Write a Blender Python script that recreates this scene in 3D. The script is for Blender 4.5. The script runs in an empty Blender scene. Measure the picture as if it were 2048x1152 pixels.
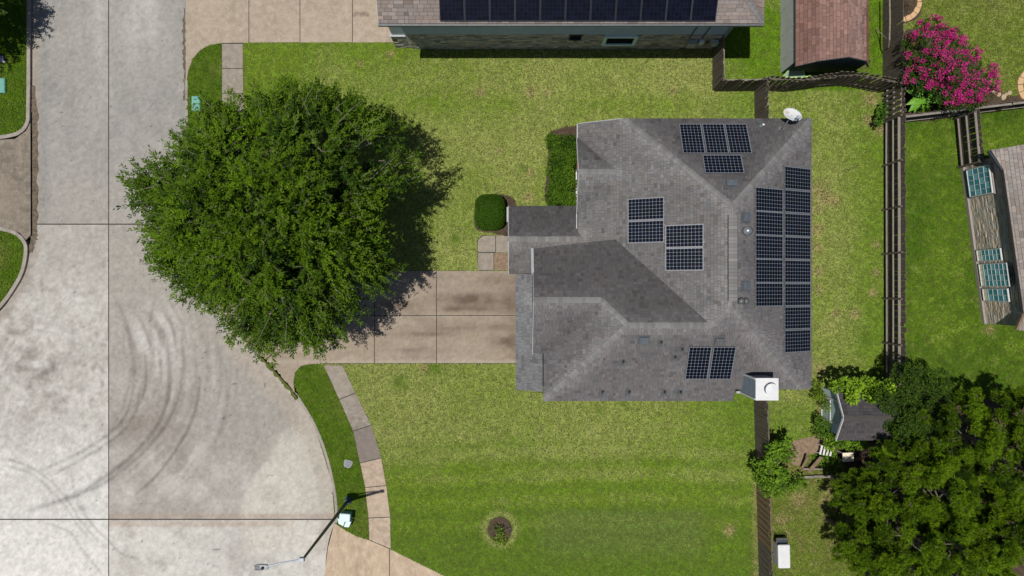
import bpy, math, random
import numpy as np
from mathutils import Vector, Matrix
random.seed(7)
rng = np.random.default_rng(7)
S = bpy.context.scene
COL = S.collection
PI = math.pi

# ------------------------------------------------------------------ camera, light, exposure
HC, FP = 34.0, 1365.0          # flying height (m) and focal length in survey pixels
cam_d = bpy.data.cameras.new('camera')
cam_d.sensor_width = 36.0
cam_d.lens = 36.0 * FP / 2048.0
cam_d.clip_start = 0.5
cam_d.clip_end = 1500
cam = bpy.data.objects.new('camera', cam_d)
cam.location = (0, 0, HC)
cam.rotation_euler = (0, 0, 0)
COL.objects.link(cam)
S.camera = cam

SHX, SHY = 0.229, 0.060        # shadow drift per metre of height
sun_dir = Vector((-SHX, -SHY, 1)).normalized()
elev = math.asin(sun_dir.z)
wd = bpy.data.worlds.new('World')
S.world = wd
wd.use_nodes = True
nt = wd.node_tree
nt.nodes.clear()
sky = nt.nodes.new('ShaderNodeTexSky')
sky.sky_type = 'NISHITA'
sky.sun_disc = False
sky.sun_elevation = elev
sky.sun_rotation = math.atan2(-SHX, -SHY)
sky.altitude = 50
bg = nt.nodes.new('ShaderNodeBackground')
bg.inputs[1].default_value = 0.055
wo = nt.nodes.new('ShaderNodeOutputWorld')
nt.links.new(sky.outputs[0], bg.inputs[0])
nt.links.new(bg.outputs[0], wo.inputs[0])
sd = bpy.data.lights.new('sun', 'SUN')
sd.energy = 4.4
sd.angle = math.radians(0.5)
sd.color = (1.0, 0.955, 0.89)
sun = bpy.data.objects.new('sun', sd)
sun.rotation_euler = sun_dir.to_track_quat('Z', 'Y').to_euler()
sun.location = (-12, -4, 45)
COL.objects.link(sun)
S.view_settings.view_transform = 'Standard'
S.view_settings.look = 'None'
S.view_settings.exposure = 0.0
S.view_settings.gamma = 1.0
S.view_settings.use_curve_mapping = False
S.render.engine = 'CYCLES'
S.cycles.max_bounces = 6
S.cycles.transparent_max_bounces = 12

# ------------------------------------------------------------------ survey helpers
def W(px, py, z=0.0):
    k = (HC - z) / FP
    return Vector(((px - 1024) * k, (576 - py) * k, z))
def W2(pts, z=0.0):
    return [(W(a, b, z).x, W(a, b, z).y) for a, b in pts]
def on_plane(px, py, pl):
    a, b, c = pl
    p, q = (px - 1024) / FP, (576 - py) / FP
    D = (HC - a) / (1 + b * p + c * q)
    return Vector((p * D, q * D, HC - D))

# ------------------------------------------------------------------ numpy noise
LAT = rng.random((256, 256))
def vnoise(x, y):
    xi = np.floor(x).astype(int); yi = np.floor(y).astype(int)
    fx = x - xi; fy = y - yi
    fx = fx * fx * (3 - 2 * fx); fy = fy * fy * (3 - 2 * fy)
    a = LAT[xi & 255, yi & 255]; b = LAT[(xi + 1) & 255, yi & 255]
    c = LAT[xi & 255, (yi + 1) & 255]; d = LAT[(xi + 1) & 255, (yi + 1) & 255]
    return (a * (1 - fx) + b * fx) * (1 - fy) + (c * (1 - fx) + d * fx) * fy
def fbm(x, y, o=4):
    s = 0; a = 0.5; t = 0
    for i in range(o):
        s = s + a * vnoise(x * 2 ** i + 17.3 * i, y * 2 ** i + 9.1 * i); t += a; a *= 0.5
    return s / t
def sstep(a, b, x):
    t = np.clip((x - a) / (b - a), 0, 1)
    return t * t * (3 - 2 * t)

# ------------------------------------------------------------------ materials
def new_mat(name):
    m = bpy.data.materials.new(name); m.use_nodes = True
    n = m.node_tree.nodes; l = m.node_tree.links
    return m, n, l, n['Principled BSDF']
def mixc(n, l, fac, a, b, mode='MIX'):
    x = n.new('ShaderNodeMix'); x.data_type = 'RGBA'; x.blend_type = mode
    for i, v in ((0, fac), (6, a), (7, b)):
        if isinstance(v, (int, float)): x.inputs[i].default_value = v
        elif isinstance(v, tuple): x.inputs[i].default_value = v if len(v) == 4 else v + (1,)
        else: l.new(v, x.inputs[i])
    return x.outputs[2]
def ramp(n, l, src, lo, hi):
    r = n.new('ShaderNodeMapRange'); r.inputs[1].default_value = lo; r.inputs[2].default_value = hi
    l.new(src, r.inputs[0]); return r.outputs[0]
def noise(n, l, scale, detail=5, rough=0.6, vec=None):
    t = n.new('ShaderNodeTexNoise'); t.inputs['Scale'].default_value = scale
    t.inputs['Detail'].default_value = detail; t.inputs['Roughness'].default_value = rough
    if vec is not None: l.new(vec, t.inputs['Vector'])
    return t.outputs['Fac']
def pos(n, l, stretch=None):
    g = n.new('ShaderNodeNewGeometry'); v = g.outputs['Position']
    if stretch:
        m = n.new('ShaderNodeVectorMath'); m.operation = 'MULTIPLY'
        m.inputs[1].default_value = stretch; l.new(v, m.inputs[0]); v = m.outputs[0]
    return v
def bump(n, l, b, h, strength, dist=0.02):
    u = n.new('ShaderNodeBump'); u.inputs['Strength'].default_value = strength
    u.inputs['Distance'].default_value = dist
    l.new(h, u.inputs['Height']); l.new(u.outputs[0], b.inputs['Normal'])
def mat(name, col, col2=None, scale=2.0, rough=0.8, bmp=0.0, bscale=60, spec=0.3, metal=0.0, stretch=None, lo=0.35, hi=0.65):
    m, n, l, b = new_mat(name)
    b.inputs['Roughness'].default_value = rough
    b.inputs['Metallic'].default_value = metal
    b.inputs['Specular IOR Level'].default_value = spec
    v = pos(n, l, stretch)
    if col2 is None: col2 = tuple(c * 0.82 for c in col)
    f = ramp(n, l, noise(n, l, scale, 6, 0.65, v), lo, hi)
    l.new(mixc(n, l, f, col, col2), b.inputs['Base Color'])
    if bmp: bump(n, l, b, noise(n, l, bscale, 4, 0.6, v), bmp)
    return m
def attr_mat(name, rough=0.85, spec=0.25, trans=0.0, fine=0.0, fscale=60, bmp=0.0, metal=0.0):
    """colour comes from a per-piece attribute (paint batch, leaf age, stone tone)"""
    m, n, l, b = new_mat(name)
    a = n.new('ShaderNodeAttribute'); a.attribute_name = 'col'
    c = a.outputs['Color']
    b.inputs['Roughness'].default_value = rough
    b.inputs['Specular IOR Level'].default_value = spec
    b.inputs['Metallic'].default_value = metal
    if fine:
        f = ramp(n, l, noise(n, l, fscale, 4, 0.7, pos(n, l)), 0.25, 0.75)
        c = mixc(n, l, fine, c, mixc(n, l, f, (0.35, 0.35, 0.35), (1.6, 1.6, 1.6)), 'MULTIPLY')
    l.new(c, b.inputs['Base Color'])
    if bmp: bump(n, l, b, noise(n, l, fscale, 4, 0.6, pos(n, l)), bmp)
    if trans:
        t = n.new('ShaderNodeBsdfTranslucent'); l.new(c, t.inputs['Color'])
        x = n.new('ShaderNodeMixShader'); x.inputs[0].default_value = trans
        l.new(b.outputs[0], x.inputs[1]); l.new(t.outputs[0], x.inputs[2])
        l.new(x.outputs[0], n['Material Output'].inputs['Surface'])
    return m
def worn_concrete():
    m, n, l, b = new_mat('worn_concrete')
    at = n.new('ShaderNodeAttribute'); at.attribute_name = 'col'
    v = pos(n, l)
    sp = ramp(n, l, noise(n, l, 26, 4, .8, v), .28, .72)
    c = mixc(n, l, .42, at.outputs['Color'], mixc(n, l, sp, (.55, .55, .55), (1.42, 1.42, 1.42)), 'MULTIPLY')
    l.new(c, b.inputs['Base Color']); b.inputs['Roughness'].default_value = .92; b.inputs['Specular IOR Level'].default_value = .15
    bump(n, l, b, noise(n, l, 45, 5, .7, v), .25, .01)
    return m
def concrete(name, c1, c2, c3, streak=None, stain=0.35, big=0.35, mid=3.2):
    """weathered broom-finished concrete: broad patches, mottling, fine aggregate speckle"""
    m, n, l, b = new_mat(name)
    v = pos(n, l)
    vs = pos(n, l, streak) if streak else v
    base = mixc(n, l, ramp(n, l, noise(n, l, big, 6, 0.65, vs), 0.36, 0.64), c1, c2)
    base = mixc(n, l, ramp(n, l, noise(n, l, mid, 7, 0.72, vs), 0.42, 0.68), base, c3)
    st = ramp(n, l, noise(n, l, 1.1, 8, 0.8, v), 0.55, 0.75)
    k = n.new('ShaderNodeMath'); k.operation = 'MULTIPLY'; k.inputs[1].default_value = stain; l.new(st, k.inputs[0])
    base = mixc(n, l, k.outputs[0], base, tuple(x * 0.55 for x in c2))
    sp = ramp(n, l, noise(n, l, 38, 3, 0.75, v), 0.3, 0.7)
    base = mixc(n, l, 0.40, base, mixc(n, l, sp, (0.55, 0.55, 0.55), (1.42, 1.42, 1.42)), 'MULTIPLY')
    l.new(base, b.inputs['Base Color'])
    b.inputs['Roughness'].default_value = 0.92
    b.inputs['Specular IOR Level'].default_value = 0.15
    bump(n, l, b, noise(n, l, 45, 5, 0.7, v), 0.25, 0.01)
    return m

M = {}
M['worn_concrete'] = worn_concrete()
M['road_pale'] = concrete('road_pale', (0.365, 0.35, 0.32), (0.265, 0.247, 0.225), (0.45, 0.44, 0.41), None, .40)
M['road_white'] = concrete('road_white', (0.52, 0.51, 0.48), (0.41, 0.4, 0.375), (0.58, 0.57, 0.545), None, .30)
M['road_brown'] = concrete('road_brown', (0.25, 0.222, 0.195), (0.19, 0.167, 0.146), (0.335, 0.312, 0.285), (1, .32, 1), .30)
M['road_light'] = concrete('road_light', (0.43, 0.412, 0.375), (0.305, 0.285, 0.258), (0.49, 0.478, 0.445), None, .32)
M['road_grey'] = concrete('road_grey', (0.248, 0.240, 0.226), (0.204, 0.196, 0.184), (0.277, 0.266, 0.248), (1, .35, 1), .22, .3, 2.0)
M['joint'] = mat('joint', (.06, .052, .045), (.035, .03, .026))
M['drive_main'] = concrete('drive_main', (0.222, 0.181, 0.147), (0.181, 0.147, 0.118), (0.259, 0.216, 0.176), (.45, 1, 1), .45, .6)
M['drive_tan'] = concrete('drive_tan', (0.330, 0.271, 0.208), (0.255, 0.207, 0.159), (0.378, 0.321, 0.257), None, .18)
M['drive_orange'] = concrete('drive_orange', (0.418, 0.324, 0.234), (0.310, 0.232, 0.161), (0.482, 0.389, 0.287), (1, .5, 1), .35, .7)
M['drive_brown'] = concrete('drive_brown', (0.199, 0.169, 0.135), (0.128, 0.109, 0.089), (0.252, 0.219, 0.174), None, .5)
M['walk_grey'] = concrete('walk_grey', (0.249, 0.217, 0.180), (0.183, 0.160, 0.132), (0.300, 0.267, 0.224), None, .3)
M['walk_dark'] = concrete('walk_dark', (0.183, 0.157, 0.137), (0.161, 0.137, 0.120), (0.205, 0.179, 0.155), None, .2)
M['walk_tan'] = concrete('walk_tan', (0.389, 0.310, 0.234), (0.298, 0.232, 0.174), (0.451, 0.369, 0.284), None, .25)
M['kerb'] = concrete('kerb', (0.288, 0.259, 0.223), (0.216, 0.191, 0.166), (0.331, 0.302, 0.266), None, .4, 1.2)
M['soil'] = mat('soil', (.085, .062, .043), (.045, .032, .023), 5, .95, .6, 40, .1)
M['soil_pale'] = mat('soil_pale', (.26, .19, .13), (.16, .11, .075), 6, .95, .6, 40, .1)
M['thatch'] = mat('thatch', (.10, .115, .03), (.065, .08, .02), 5, .95, .5, 40, .1)
M['earth'] = mat('earth', (.07, .085, .022), (.05, .06, .018), .6, .95, .2, 10, .1)
M['sediment'] = mat('sediment', (.075, .06, .045), (.17, .135, .10), 7, .95, .5, 40, .1)
M['deck'] = mat('deck', (.075, .068, .062), None, 3)
M['shingle'] = attr_mat('shingle', .92, .12, 0, .55, 55, .3)
M['shingle_red'] = attr_mat('shingle_red', .9, .12, 0, .4, 60, .2)
M['cap'] = mat('cap', (.225, .22, .213), (.15, .145, .14), 4.5, .92, .3, 60, .12)
M['fascia'] = mat('fascia', (.36, .35, .33), None, 2, .7)
M['white'] = mat('white', (.60, .60, .59), (.53, .53, .52), 2, .5)
M['trim_bright'] = mat('trim_bright', (.62, .78, .78), (.56, .72, .72), 4, .5)
M['white_dull'] = mat('white_dull', (.36, .38, .39), (.30, .315, .32), 3, .55)
M['chimney'] = mat('chimney', (.165, .20, .235), (.14, .172, .205), 4, .5)
M['metal_white'] = mat('metal_white', (.62, .63, .635), (.55, .56, .57), 3, .4, 0, 60, .4)
M['siding_blue'] = mat('siding_blue', (.42, .50, .56), (.38, .455, .51), 2.5, .65)
M['siding_grey'] = mat('siding_grey', (.52, .54, .54), (.45, .47, .47), 2.5, .65)
M['siding_dark'] = mat('siding_dark', (.05, .062, .078), (.04, .05, .064), 3, .65)
M['siding_pale'] = mat('siding_pale', (.58, .68, .74), (.50, .60, .66), 2, .6)
M['mortar'] = mat('mortar', (.30, .27, .235), None, 8)
M['mortar_dark'] = mat('mortar_dark', (.17, .16, .145), None, 8)
M['masonry'] = attr_mat('masonry', .9, .15, 0, .45, 30, .5)
M['panel_frame'] = mat('panel_frame', (.23, .23, .245), (.18, .18, .19), 4, .42, 0, 60, .5, .5)
M['backsheet'] = mat('backsheet', (.24, .27, .31), (.20, .225, .265), 5, .45)
M['backsheet_dark'] = mat('backsheet_dark', (.018, .021, .032), None, 5, .35)
M['frame_dark'] = mat('frame_dark', (.03, .034, .042), None, 5, .4, 0, 60, .5, .5)
M['cell'] = attr_mat('cell', .32, .09)
M['vent'] = mat('vent', (.105, .12, .14), (.075, .09, .105), 6, .5, 0, 60, .4)
M['lead'] = mat('lead', (.14, .145, .15), (.10, .105, .11), 6, .45, 0, 60, .4, .3)
M['pipe_dark'] = mat('pipe_dark', (.02, .02, .022), None, 6, .6)
M['galv'] = mat('galv', (.55, .57, .6), (.42, .44, .46), 6, .28, 0, 60, .5, .8)
M['wood'] = mat('wood', (.150, .128, .104), (.085, .072, .058), 5, .9, .5, 40, .12, 0, (6, 6, .8))
M['wood_pale'] = mat('wood_pale', (.25, .23, .205), (.17, .155, .135), 5, .9, .5, 40, .12, 0, (.8, .8, 6))
M['wood_rail'] = mat('wood_rail', (.24, .215, .19), (.17, .15, .132), 5, .9, .4, 40, .12, 0, (5, .7, 5))
M['wood_new'] = mat('wood_new', (.26, .16, .075), (.18, .11, .05), 5, .9, .4, 40, .12, 0, (6, 6, .8))
M['timber'] = mat('timber', (.22, .155, .10), (.14, .10, .065), 4, .9, .4, 40, .12)
M['bark'] = mat('bark', (.16, .135, .105), (.09, .075, .06), 6, .95, .6, 30, .1)
M['twig'] = mat('twig', (.27, .245, .195), (.17, .155, .12), 6, .9, 0, 30, .1)
M['leaf'] = attr_mat('leaf', .7, .10, .22)
M['petal'] = attr_mat('petal', .8, .1, .25)
M['grass'] = attr_mat('grass', .75, .15, .22)
M['black_steel'] = mat('black_steel', (.024, .042, .058), (.034, .054, .072), 4, .45, 0, 60, .4)
M['lamp_grey'] = mat('lamp_grey', (.42, .46, .50), (.36, .40, .44), 5, .45)
M['teal'] = mat('teal', (.12, .34, .28), (.10, .27, .225), 6, .55)
M['teal_pale'] = mat('teal_pale', (.56, .70, .72), (.48, .62, .65), 6, .45)
M['lid_grey'] = mat('lid_grey', (.20, .21, .225), (.155, .165, .175), 9, .7)
M['navy'] = mat('navy', (.035, .045, .09), None, 4, .5)
M['lime'] = mat('lime', (.45, .72, .22), None, 3, .5)
M['rust'] = mat('rust', (.62, .33, .12), (.7, .62, .55), 7, .7)
M['paver'] = mat('paver', (.56, .38, .21), (.44, .29, .16), 9, .9, .3, 40, .1)
M['stone_pale'] = mat('stone_pale', (.42, .32, .22), (.32, .25, .17), 7, .9, .3, 40, .1)
M['awning'] = mat('awning', (.56, .50, .44), (.48, .42, .37), 5, .8)
M['cream'] = mat('cream', (.74, .66, .52), (.66, .58, .45), 4, .6)
M['slate_box'] = mat('slate_box', (.42, .52, .55), None, 4, .6)

def glassm(name, c, rough=.12):
    m, n, l, b = new_mat(name)
    b.inputs['Base Color'].default_value = c + (1,)
    b.inputs['Roughness'].default_value = rough
    b.inputs['Specular IOR Level'].default_value = .4 if 'teal' in name else 0.0
    return m
M['glass_dark'] = glassm('glass_dark', (.012, .016, .018))
M['trim_pale'] = mat('trim_pale', (.50, .54, .54), (.44, .48, .48), 4, .5)
M['glass_teal'] = glassm('glass_teal', (.05, .24, .30), .2)
M['glass_teal_light'] = glassm('glass_teal_light', (.16, .42, .48), .25)

m_, n_, l_, b_ = new_mat('cap')
oi = n_.new('ShaderNodeObjectInfo')
cc_ = mixc(n_, l_, oi.outputs['Random'], (.145, .142, .140), (.205, .202, .199))
cc_ = mixc(n_, l_, .4, cc_, mixc(n_, l_, noise(n_, l_, 50, 3, .7, pos(n_, l_)), (.5, .5, .5), (1.5, 1.5, 1.5)), 'MULTIPLY')
l_.new(cc_, b_.inputs['Base Color']); b_.inputs['Roughness'].default_value = .92; b_.inputs['Specular IOR Level'].default_value = .12
M['cap'] = m_
# stains left on the road by tyres: soot-grey film broken up by the grain of the concrete
def stain_mat(name, c, alpha, lo=.35, hi=.7, sc=9):
    m, n, l, b = new_mat(name)
    b.inputs['Base Color'].default_value = c + (1,)
    b.inputs['Roughness'].default_value = .95
    b.inputs['Specular IOR Level'].default_value = .05
    v = pos(n, l)
    a = ramp(n, l, noise(n, l, sc, 6, .75, v), lo, hi)
    a2 = ramp(n, l, noise(n, l, .9, 3, .6, v), .3, .6)
    at = n.new('ShaderNodeAttribute'); at.attribute_name = 'col'
    sx = n.new('ShaderNodeSeparateColor'); l.new(at.outputs['Color'], sx.inputs[0])
    out = sx.outputs[0]
    for s in (a, a2):
        k = n.new('ShaderNodeMath'); k.operation = 'MULTIPLY'; l.new(out, k.inputs[0]); l.new(s, k.inputs[1]); out = k.outputs[0]
    k = n.new('ShaderNodeMath'); k.operation = 'MULTIPLY'; k.inputs[1].default_value = alpha; l.new(out, k.inputs[0])
    l.new(k.outputs[0], b.inputs['Alpha'])
    return m
M['tyre'] = stain_mat('tyre', (.12, .11, .105), .34, .25, .7, 14)
M['dirt_film'] = stain_mat('dirt_film', (.20, .145, .11), .55, .2, .6, 5)
M['white_film'] = stain_mat('white_film', (.46, .45, .42), .6, .35, .7, 4)
M['pale_film'] = stain_mat('pale_film', (.42, .385, .325), .8, .2, .6, 3)
M['grey_film'] = stain_mat('grey_film', (.14, .13, .115), .4, .35, .7, 5)
M['oil_film'] = stain_mat('oil_film', (.10, .075, .055), .6, .3, .75, 3)

# ------------------------------------------------------------------ object helpers
def tag(o, label=None, cat=None, group=None, kind=None):
    if label: o['label'] = label
    if cat: o['category'] = cat
    if group: o['group'] = group
    if kind: o['kind'] = kind
    return o
def link(o, parent=None):
    COL.objects.link(o)
    if parent is not None: o.parent = parent
    return o
def thing(name, label, cat, loc=(0, 0, 0), rz=0, group=None, kind=None):
    o = bpy.data.objects.new(name, None)
    o.location = loc; o.rotation_euler = (0, 0, rz); o.empty_display_size = .2
    link(o); return tag(o, label, cat, group, kind)

class MB:
    """collects simple shapes; build() links them as one mesh object"""
    def __init__(s): s.v = []; s.f = []
    def add(s, vs, fs):
        b = len(s.v); s.v += [tuple(x) for x in vs]; s.f += [tuple(i + b for i in f) for f in fs]; return s
    def box(s, x0, x1, y0, y1, z0, z1):
        vs = [(x0, y0, z0), (x1, y0, z0), (x1, y1, z0), (x0, y1, z0), (x0, y0, z1), (x1, y0, z1), (x1, y1, z1), (x0, y1, z1)]
        return s.add(vs, [(0, 3, 2, 1), (4, 5, 6, 7), (0, 1, 5, 4), (1, 2, 6, 5), (2, 3, 7, 6), (3, 0, 4, 7)])
    def obox(s, c, u, v, n, a, b, h):
        """box centred at c, half sizes a,b,h along unit axes u,v,n"""
        c, u, v, n = Vector(c), Vector(u), Vector(v), Vector(n)
        vs = [c + u * (i * a) + v * (j * b) + n * (k * h) for k in (-1, 1) for i, j in ((-1, -1), (1, -1), (1, 1), (-1, 1))]
        return s.add(vs, [(0, 3, 2, 1), (4, 5, 6, 7), (0, 1, 5, 4), (1, 2, 6, 5), (2, 3, 7, 6), (3, 0, 4, 7)])
    def prism(s, pts, ztop, zbot):
        pts = list(pts)
        ar = sum(pts[i][0] * pts[(i + 1) % len(pts)][1] - pts[(i + 1) % len(pts)][0] * pts[i][1] for i in range(len(pts)))
        if ar < 0: pts = pts[::-1]
        n = len(pts)
        zt = ztop if callable(ztop) else (lambda x, y: ztop)
        zb = zbot if callable(zbot) else (lambda x, y: zbot)
        vs = [(x, y, zb(x, y)) for x, y in pts] + [(x, y, zt(x, y)) for x, y in pts]
        fs = [tuple(range(n))[::-1], tuple(range(n, 2 * n))] + [(i, (i + 1) % n, n + (i + 1) % n, n + i) for i in range(n)]
        return s.add(vs, fs)
    def tube(s, pts, rs, n=8, caps=True):
        pts = [Vector(p) for p in pts]
        if isinstance(rs, (int, float)): rs = [rs] * len(pts)
        vs = []
        for i, p in enumerate(pts):
            d = (pts[min(i + 1, len(pts) - 1)] - pts[max(i - 1, 0)]).normalized()
            a = d.cross(Vector((0, 0, 1)))
            if a.length < .05: a = d.cross(Vector((1, 0, 0)))
            a.normalize(); b = d.cross(a)
            for k in range(n):
                t = 2 * PI * k / n
                vs.append(p + (a * math.cos(t) + b * math.sin(t)) * rs[i])
        fs = []
        for i in range(len(pts) - 1):
            for k in range(n):
                fs.append((i * n + k, i * n + (k + 1) % n, (i + 1) * n + (k + 1) % n, (i + 1) * n + k))
        if caps:
            fs.append(tuple(range(n))); fs.append(tuple(range((len(pts) - 1) * n, len(pts) * n))[::-1])
        return s.add(vs, fs)
    def lathe(s, c, prof, n=20):
        vs = []
        for r, z in prof:
            for k in range(n):
                t = 2 * PI * k / n
                vs.append((c[0] + r * math.cos(t), c[1] + r * math.sin(t), c[2] + z))
        m = len(prof)
        fs = [(i * n + k, i * n + (k + 1) % n, (i + 1) * n + (k + 1) % n, (i + 1) * n + k) for i in range(m - 1) for k in range(n)]
        fs.append(tuple(range(n))[::-1]); fs.append(tuple(range((m - 1) * n, m * n)))
        return s.add(vs, fs)
    def build(s, name, m, parent=None, bevel=0, smooth=False):
        me = bpy.data.meshes.new(name)
        me.from_pydata(s.v, [], s.f); me.update()
        if m: me.materials.append(M[m] if isinstance(m, str) else m)
        o = bpy.data.objects.new(name, me)
        link(o, parent)
        if bevel:
            b = o.modifiers.new('bevel', 'BEVEL'); b.width = bevel; b.segments = 2; b.limit_method = 'ANGLE'
        if smooth:
            for p in me.polygons: p.use_smooth = True
        return o

def inst(me, name, parent=None, mw=None):
    o = bpy.data.objects.new(name, me); link(o, parent)
    if mw is not None: o.matrix_basis = mw
    return o

def np_mesh(name, verts, k, m, cols=None, parent=None):
    """verts (n*k,3): consecutive k-gons"""
    n = len(verts) // k
    me = bpy.data.meshes.new(name)
    me.vertices.add(n * k); me.vertices.foreach_set('co', np.ascontiguousarray(verts, dtype=np.float32).ravel())
    me.loops.add(n * k); me.loops.foreach_set('vertex_index', np.arange(n * k, dtype=np.int32))
    me.polygons.add(n)
    me.polygons.foreach_set('loop_start', np.arange(0, n * k, k, dtype=np.int32))
    me.update(calc_edges=True)
    if cols is not None:
        a = me.attributes.new('col', 'FLOAT_COLOR', 'POINT')
        c = np.ones((n * k, 4), dtype=np.float32); c[:, :3] = np.repeat(cols, k, axis=0) if len(cols) == n else cols
        a.data.foreach_set('color', c.ravel())
    me.materials.append(M[m])
    o = bpy.data.objects.new(name, me); return link(o, parent)

def pyd_col(name, vs, fs, fcols, m, parent=None):
    """from_pydata with a colour per face (corner attribute)"""
    me = bpy.data.meshes.new(name); me.from_pydata(vs, [], fs); me.update()
    a = me.attributes.new('col', 'FLOAT_COLOR', 'CORNER')
    arr = np.ones((len(me.loops), 4), dtype=np.float32)
    i = 0
    for f, c in zip(fs, fcols):
        arr[i:i + len(f), :3] = c; i += len(f)
    a.data.foreach_set('color', arr.ravel())
    me.materials.append(M[m])
    o = bpy.data.objects.new(name, me); return link(o, parent)

def clip(poly, a, b, c):
    """keep a*x+b*y<=c"""
    out = []
    n = len(poly)
    for i in range(n):
        p, q = poly[i], poly[(i + 1) % n]
        dp, dq = a * p[0] + b * p[1] - c, a * q[0] + b * q[1] - c
        if dp <= 0: out.append(p)
        if (dp < 0 < dq) or (dq < 0 < dp):
            t = dp / (dp - dq); out.append((p[0] + (q[0] - p[0]) * t, p[1] + (q[1] - p[1]) * t))
    return out
def clip_rect(poly, x0, x1, y0, y1):
    for h in ((-1, 0, -x0), (1, 0, x1), (0, -1, -y0), (0, 1, y1)):
        poly = clip(poly, *h)
        if len(poly) < 3: return []
    return poly
def area(p):
    return abs(sum(p[i][0] * p[(i + 1) % len(p)][1] - p[(i + 1) % len(p)][0] * p[i][1] for i in range(len(p)))) / 2
def inside(X, Y, poly):
    r = np.zeros(X.shape, bool); n = len(poly)
    for i in range(n):
        x0, y0 = poly[i]; x1, y1 = poly[(i + 1) % n]
        if y0 == y1: continue
        c = ((y0 > Y) != (y1 > Y)) & (X < (x1 - x0) * (Y - y0) / (y1 - y0) + x0)
        r ^= c
    return r
def smooth_line(pts, n=6):
    """Catmull-Rom through the points"""
    P = [Vector((p[0], p[1], 0)) for p in pts]; out = []
    for i in range(len(P) - 1):
        a, b, c, d = P[max(i - 1, 0)], P[i], P[i + 1], P[min(i + 2, len(P) - 1)]
        for k in range(n):
            t = k / n
            q = .5 * ((2 * b) + (c - a) * t + (2 * a - 5 * b + 4 * c - d) * t * t + (3 * b - a - 3 * c + d) * t ** 3)
            out.append((q.x, q.y))
    out.append((P[-1].x, P[-1].y))
    return out
def offset_line(line, d):
    o = []
    for i, p in enumerate(line):
        a, b = line[max(i - 1, 0)], line[min(i + 1, len(line) - 1)]
        t = Vector((b[0] - a[0], b[1] - a[1])).normalized()
        o.append((p[0] - t.y * d, p[1] + t.x * d))
    return o
EXCL = []    # ground covered by something: no grass there

# ------------------------------------------------------------------ ground
MB().box(-400, 400, -400, 400, -.6, -.30).build('ground', 'earth')['kind'] = 'structure'

# ------------------------------------------------------------------ road
ROAD_Z = -.10
left_edge = [(62, -60), (62, 240), (62, 380), (63, 462), (58, 500), (45, 545), (22, 590), (-2, 622), (-70, 690), (-90, 1230)]
right_edge = [(648, 1230), (650, 1130), (657, 1080), (668, 1045), (668, 1010), (661, 962), (647, 905), (624, 845), (594, 790), (545, 736), (500, 690), (455, 648),
              (425, 612), (400, 560), (384, 500), (375, 440), (372, 370), (371, 290), (371, 100), (371, -60)]
road_poly = W2(smooth_line(left_edge, 4)) + W2(smooth_line(right_edge, 4))
EXCL.append(road_poly)
road = MB().prism(road_poly, ROAD_Z - .02, -.29).build('road', 'joint')
road['kind'] = 'structure'
xs = [-100, 215, 800]; ys = [-100, 448, 1040, 1300]
def polydist(px, py, pts, n=8):
    P = smooth_line(pts, n); d = np.full(px.shape, 1e9); tt = np.zeros(px.shape)
    for i in range(len(P) - 1):
        (x0, y0), (x1, y1) = P[i], P[i + 1]; dx, dy = x1 - x0, y1 - y0
        t = np.clip(((px - x0) * dx + (py - y0) * dy) / (dx * dx + dy * dy + 1e-9), 0, 1)
        q = np.hypot(px - x0 - dx * t, py - y0 - dy * t); m = q < d
        d[m] = q[m]; tt[m] = (i + t[m]) / (len(P) - 1)
    return d, tt
# tyre tracks: (points, half width, strength)
tracks = [
    ([(-5, 917), (25, 921), (60, 934), (85, 950), (110, 970), (135, 1000), (160, 1040), (190, 1075), (215, 1100)], 3.2, .26), ([(-5, 928), (45, 940), (80, 960), (105, 985), (135, 1018), (155, 1050), (200, 1100)], 3.2, .24),
    ([(75, 943), (120, 925), (165, 902), (212, 872), (245, 840), (262, 800), (268, 750), (270, 700)], 5, .28), ([(90, 955), (150, 927), (212, 888), (250, 858), (272, 820), (282, 770)], 4, .24),
    ([(40, 1025), (100, 1008), (160, 985), (215, 950), (260, 915), (300, 870), (330, 820), (338, 770), (336, 700), (330, 640)], 6, .34), ([(110, 1010), (170, 985), (215, 962), (265, 925), (310, 880), (345, 825), (362, 770), (366, 700), (360, 640)], 5, .30),
    ([(268, 990), (300, 965), (330, 930), (355, 895), (380, 850), (395, 800), (402, 740)], 4.5, .34), ([(150, 1000), (185, 1050), (215, 1080), (245, 1108), (285, 1118)], 3.5, .26),
    ([(205, 1150), (165, 1100), (140, 1065), (90, 1045)], 4, .22), ([(140, 930), (150, 985), (175, 1030)], 4, .16), ([(420, 900), (445, 850), (455, 790), (448, 720)], 6, .2), ([(290, 700), (292, 760), (284, 800)], 3.5, .3),
    ([(225, 590), (250, 640), (262, 700), (258, 770), (240, 830)], 5, .2), ([(310, 600), (300, 650), (312, 720)], 5, .18), ([(150, 150 + 500), (130, 720), (60, 760)], 8, .18),
]
RAMP = smooth_line([(480, 1150), (485, 1085), (478, 1030), (492, 985), (512, 950), (538, 912), (560, 868), (590, 835)], 6)
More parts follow.
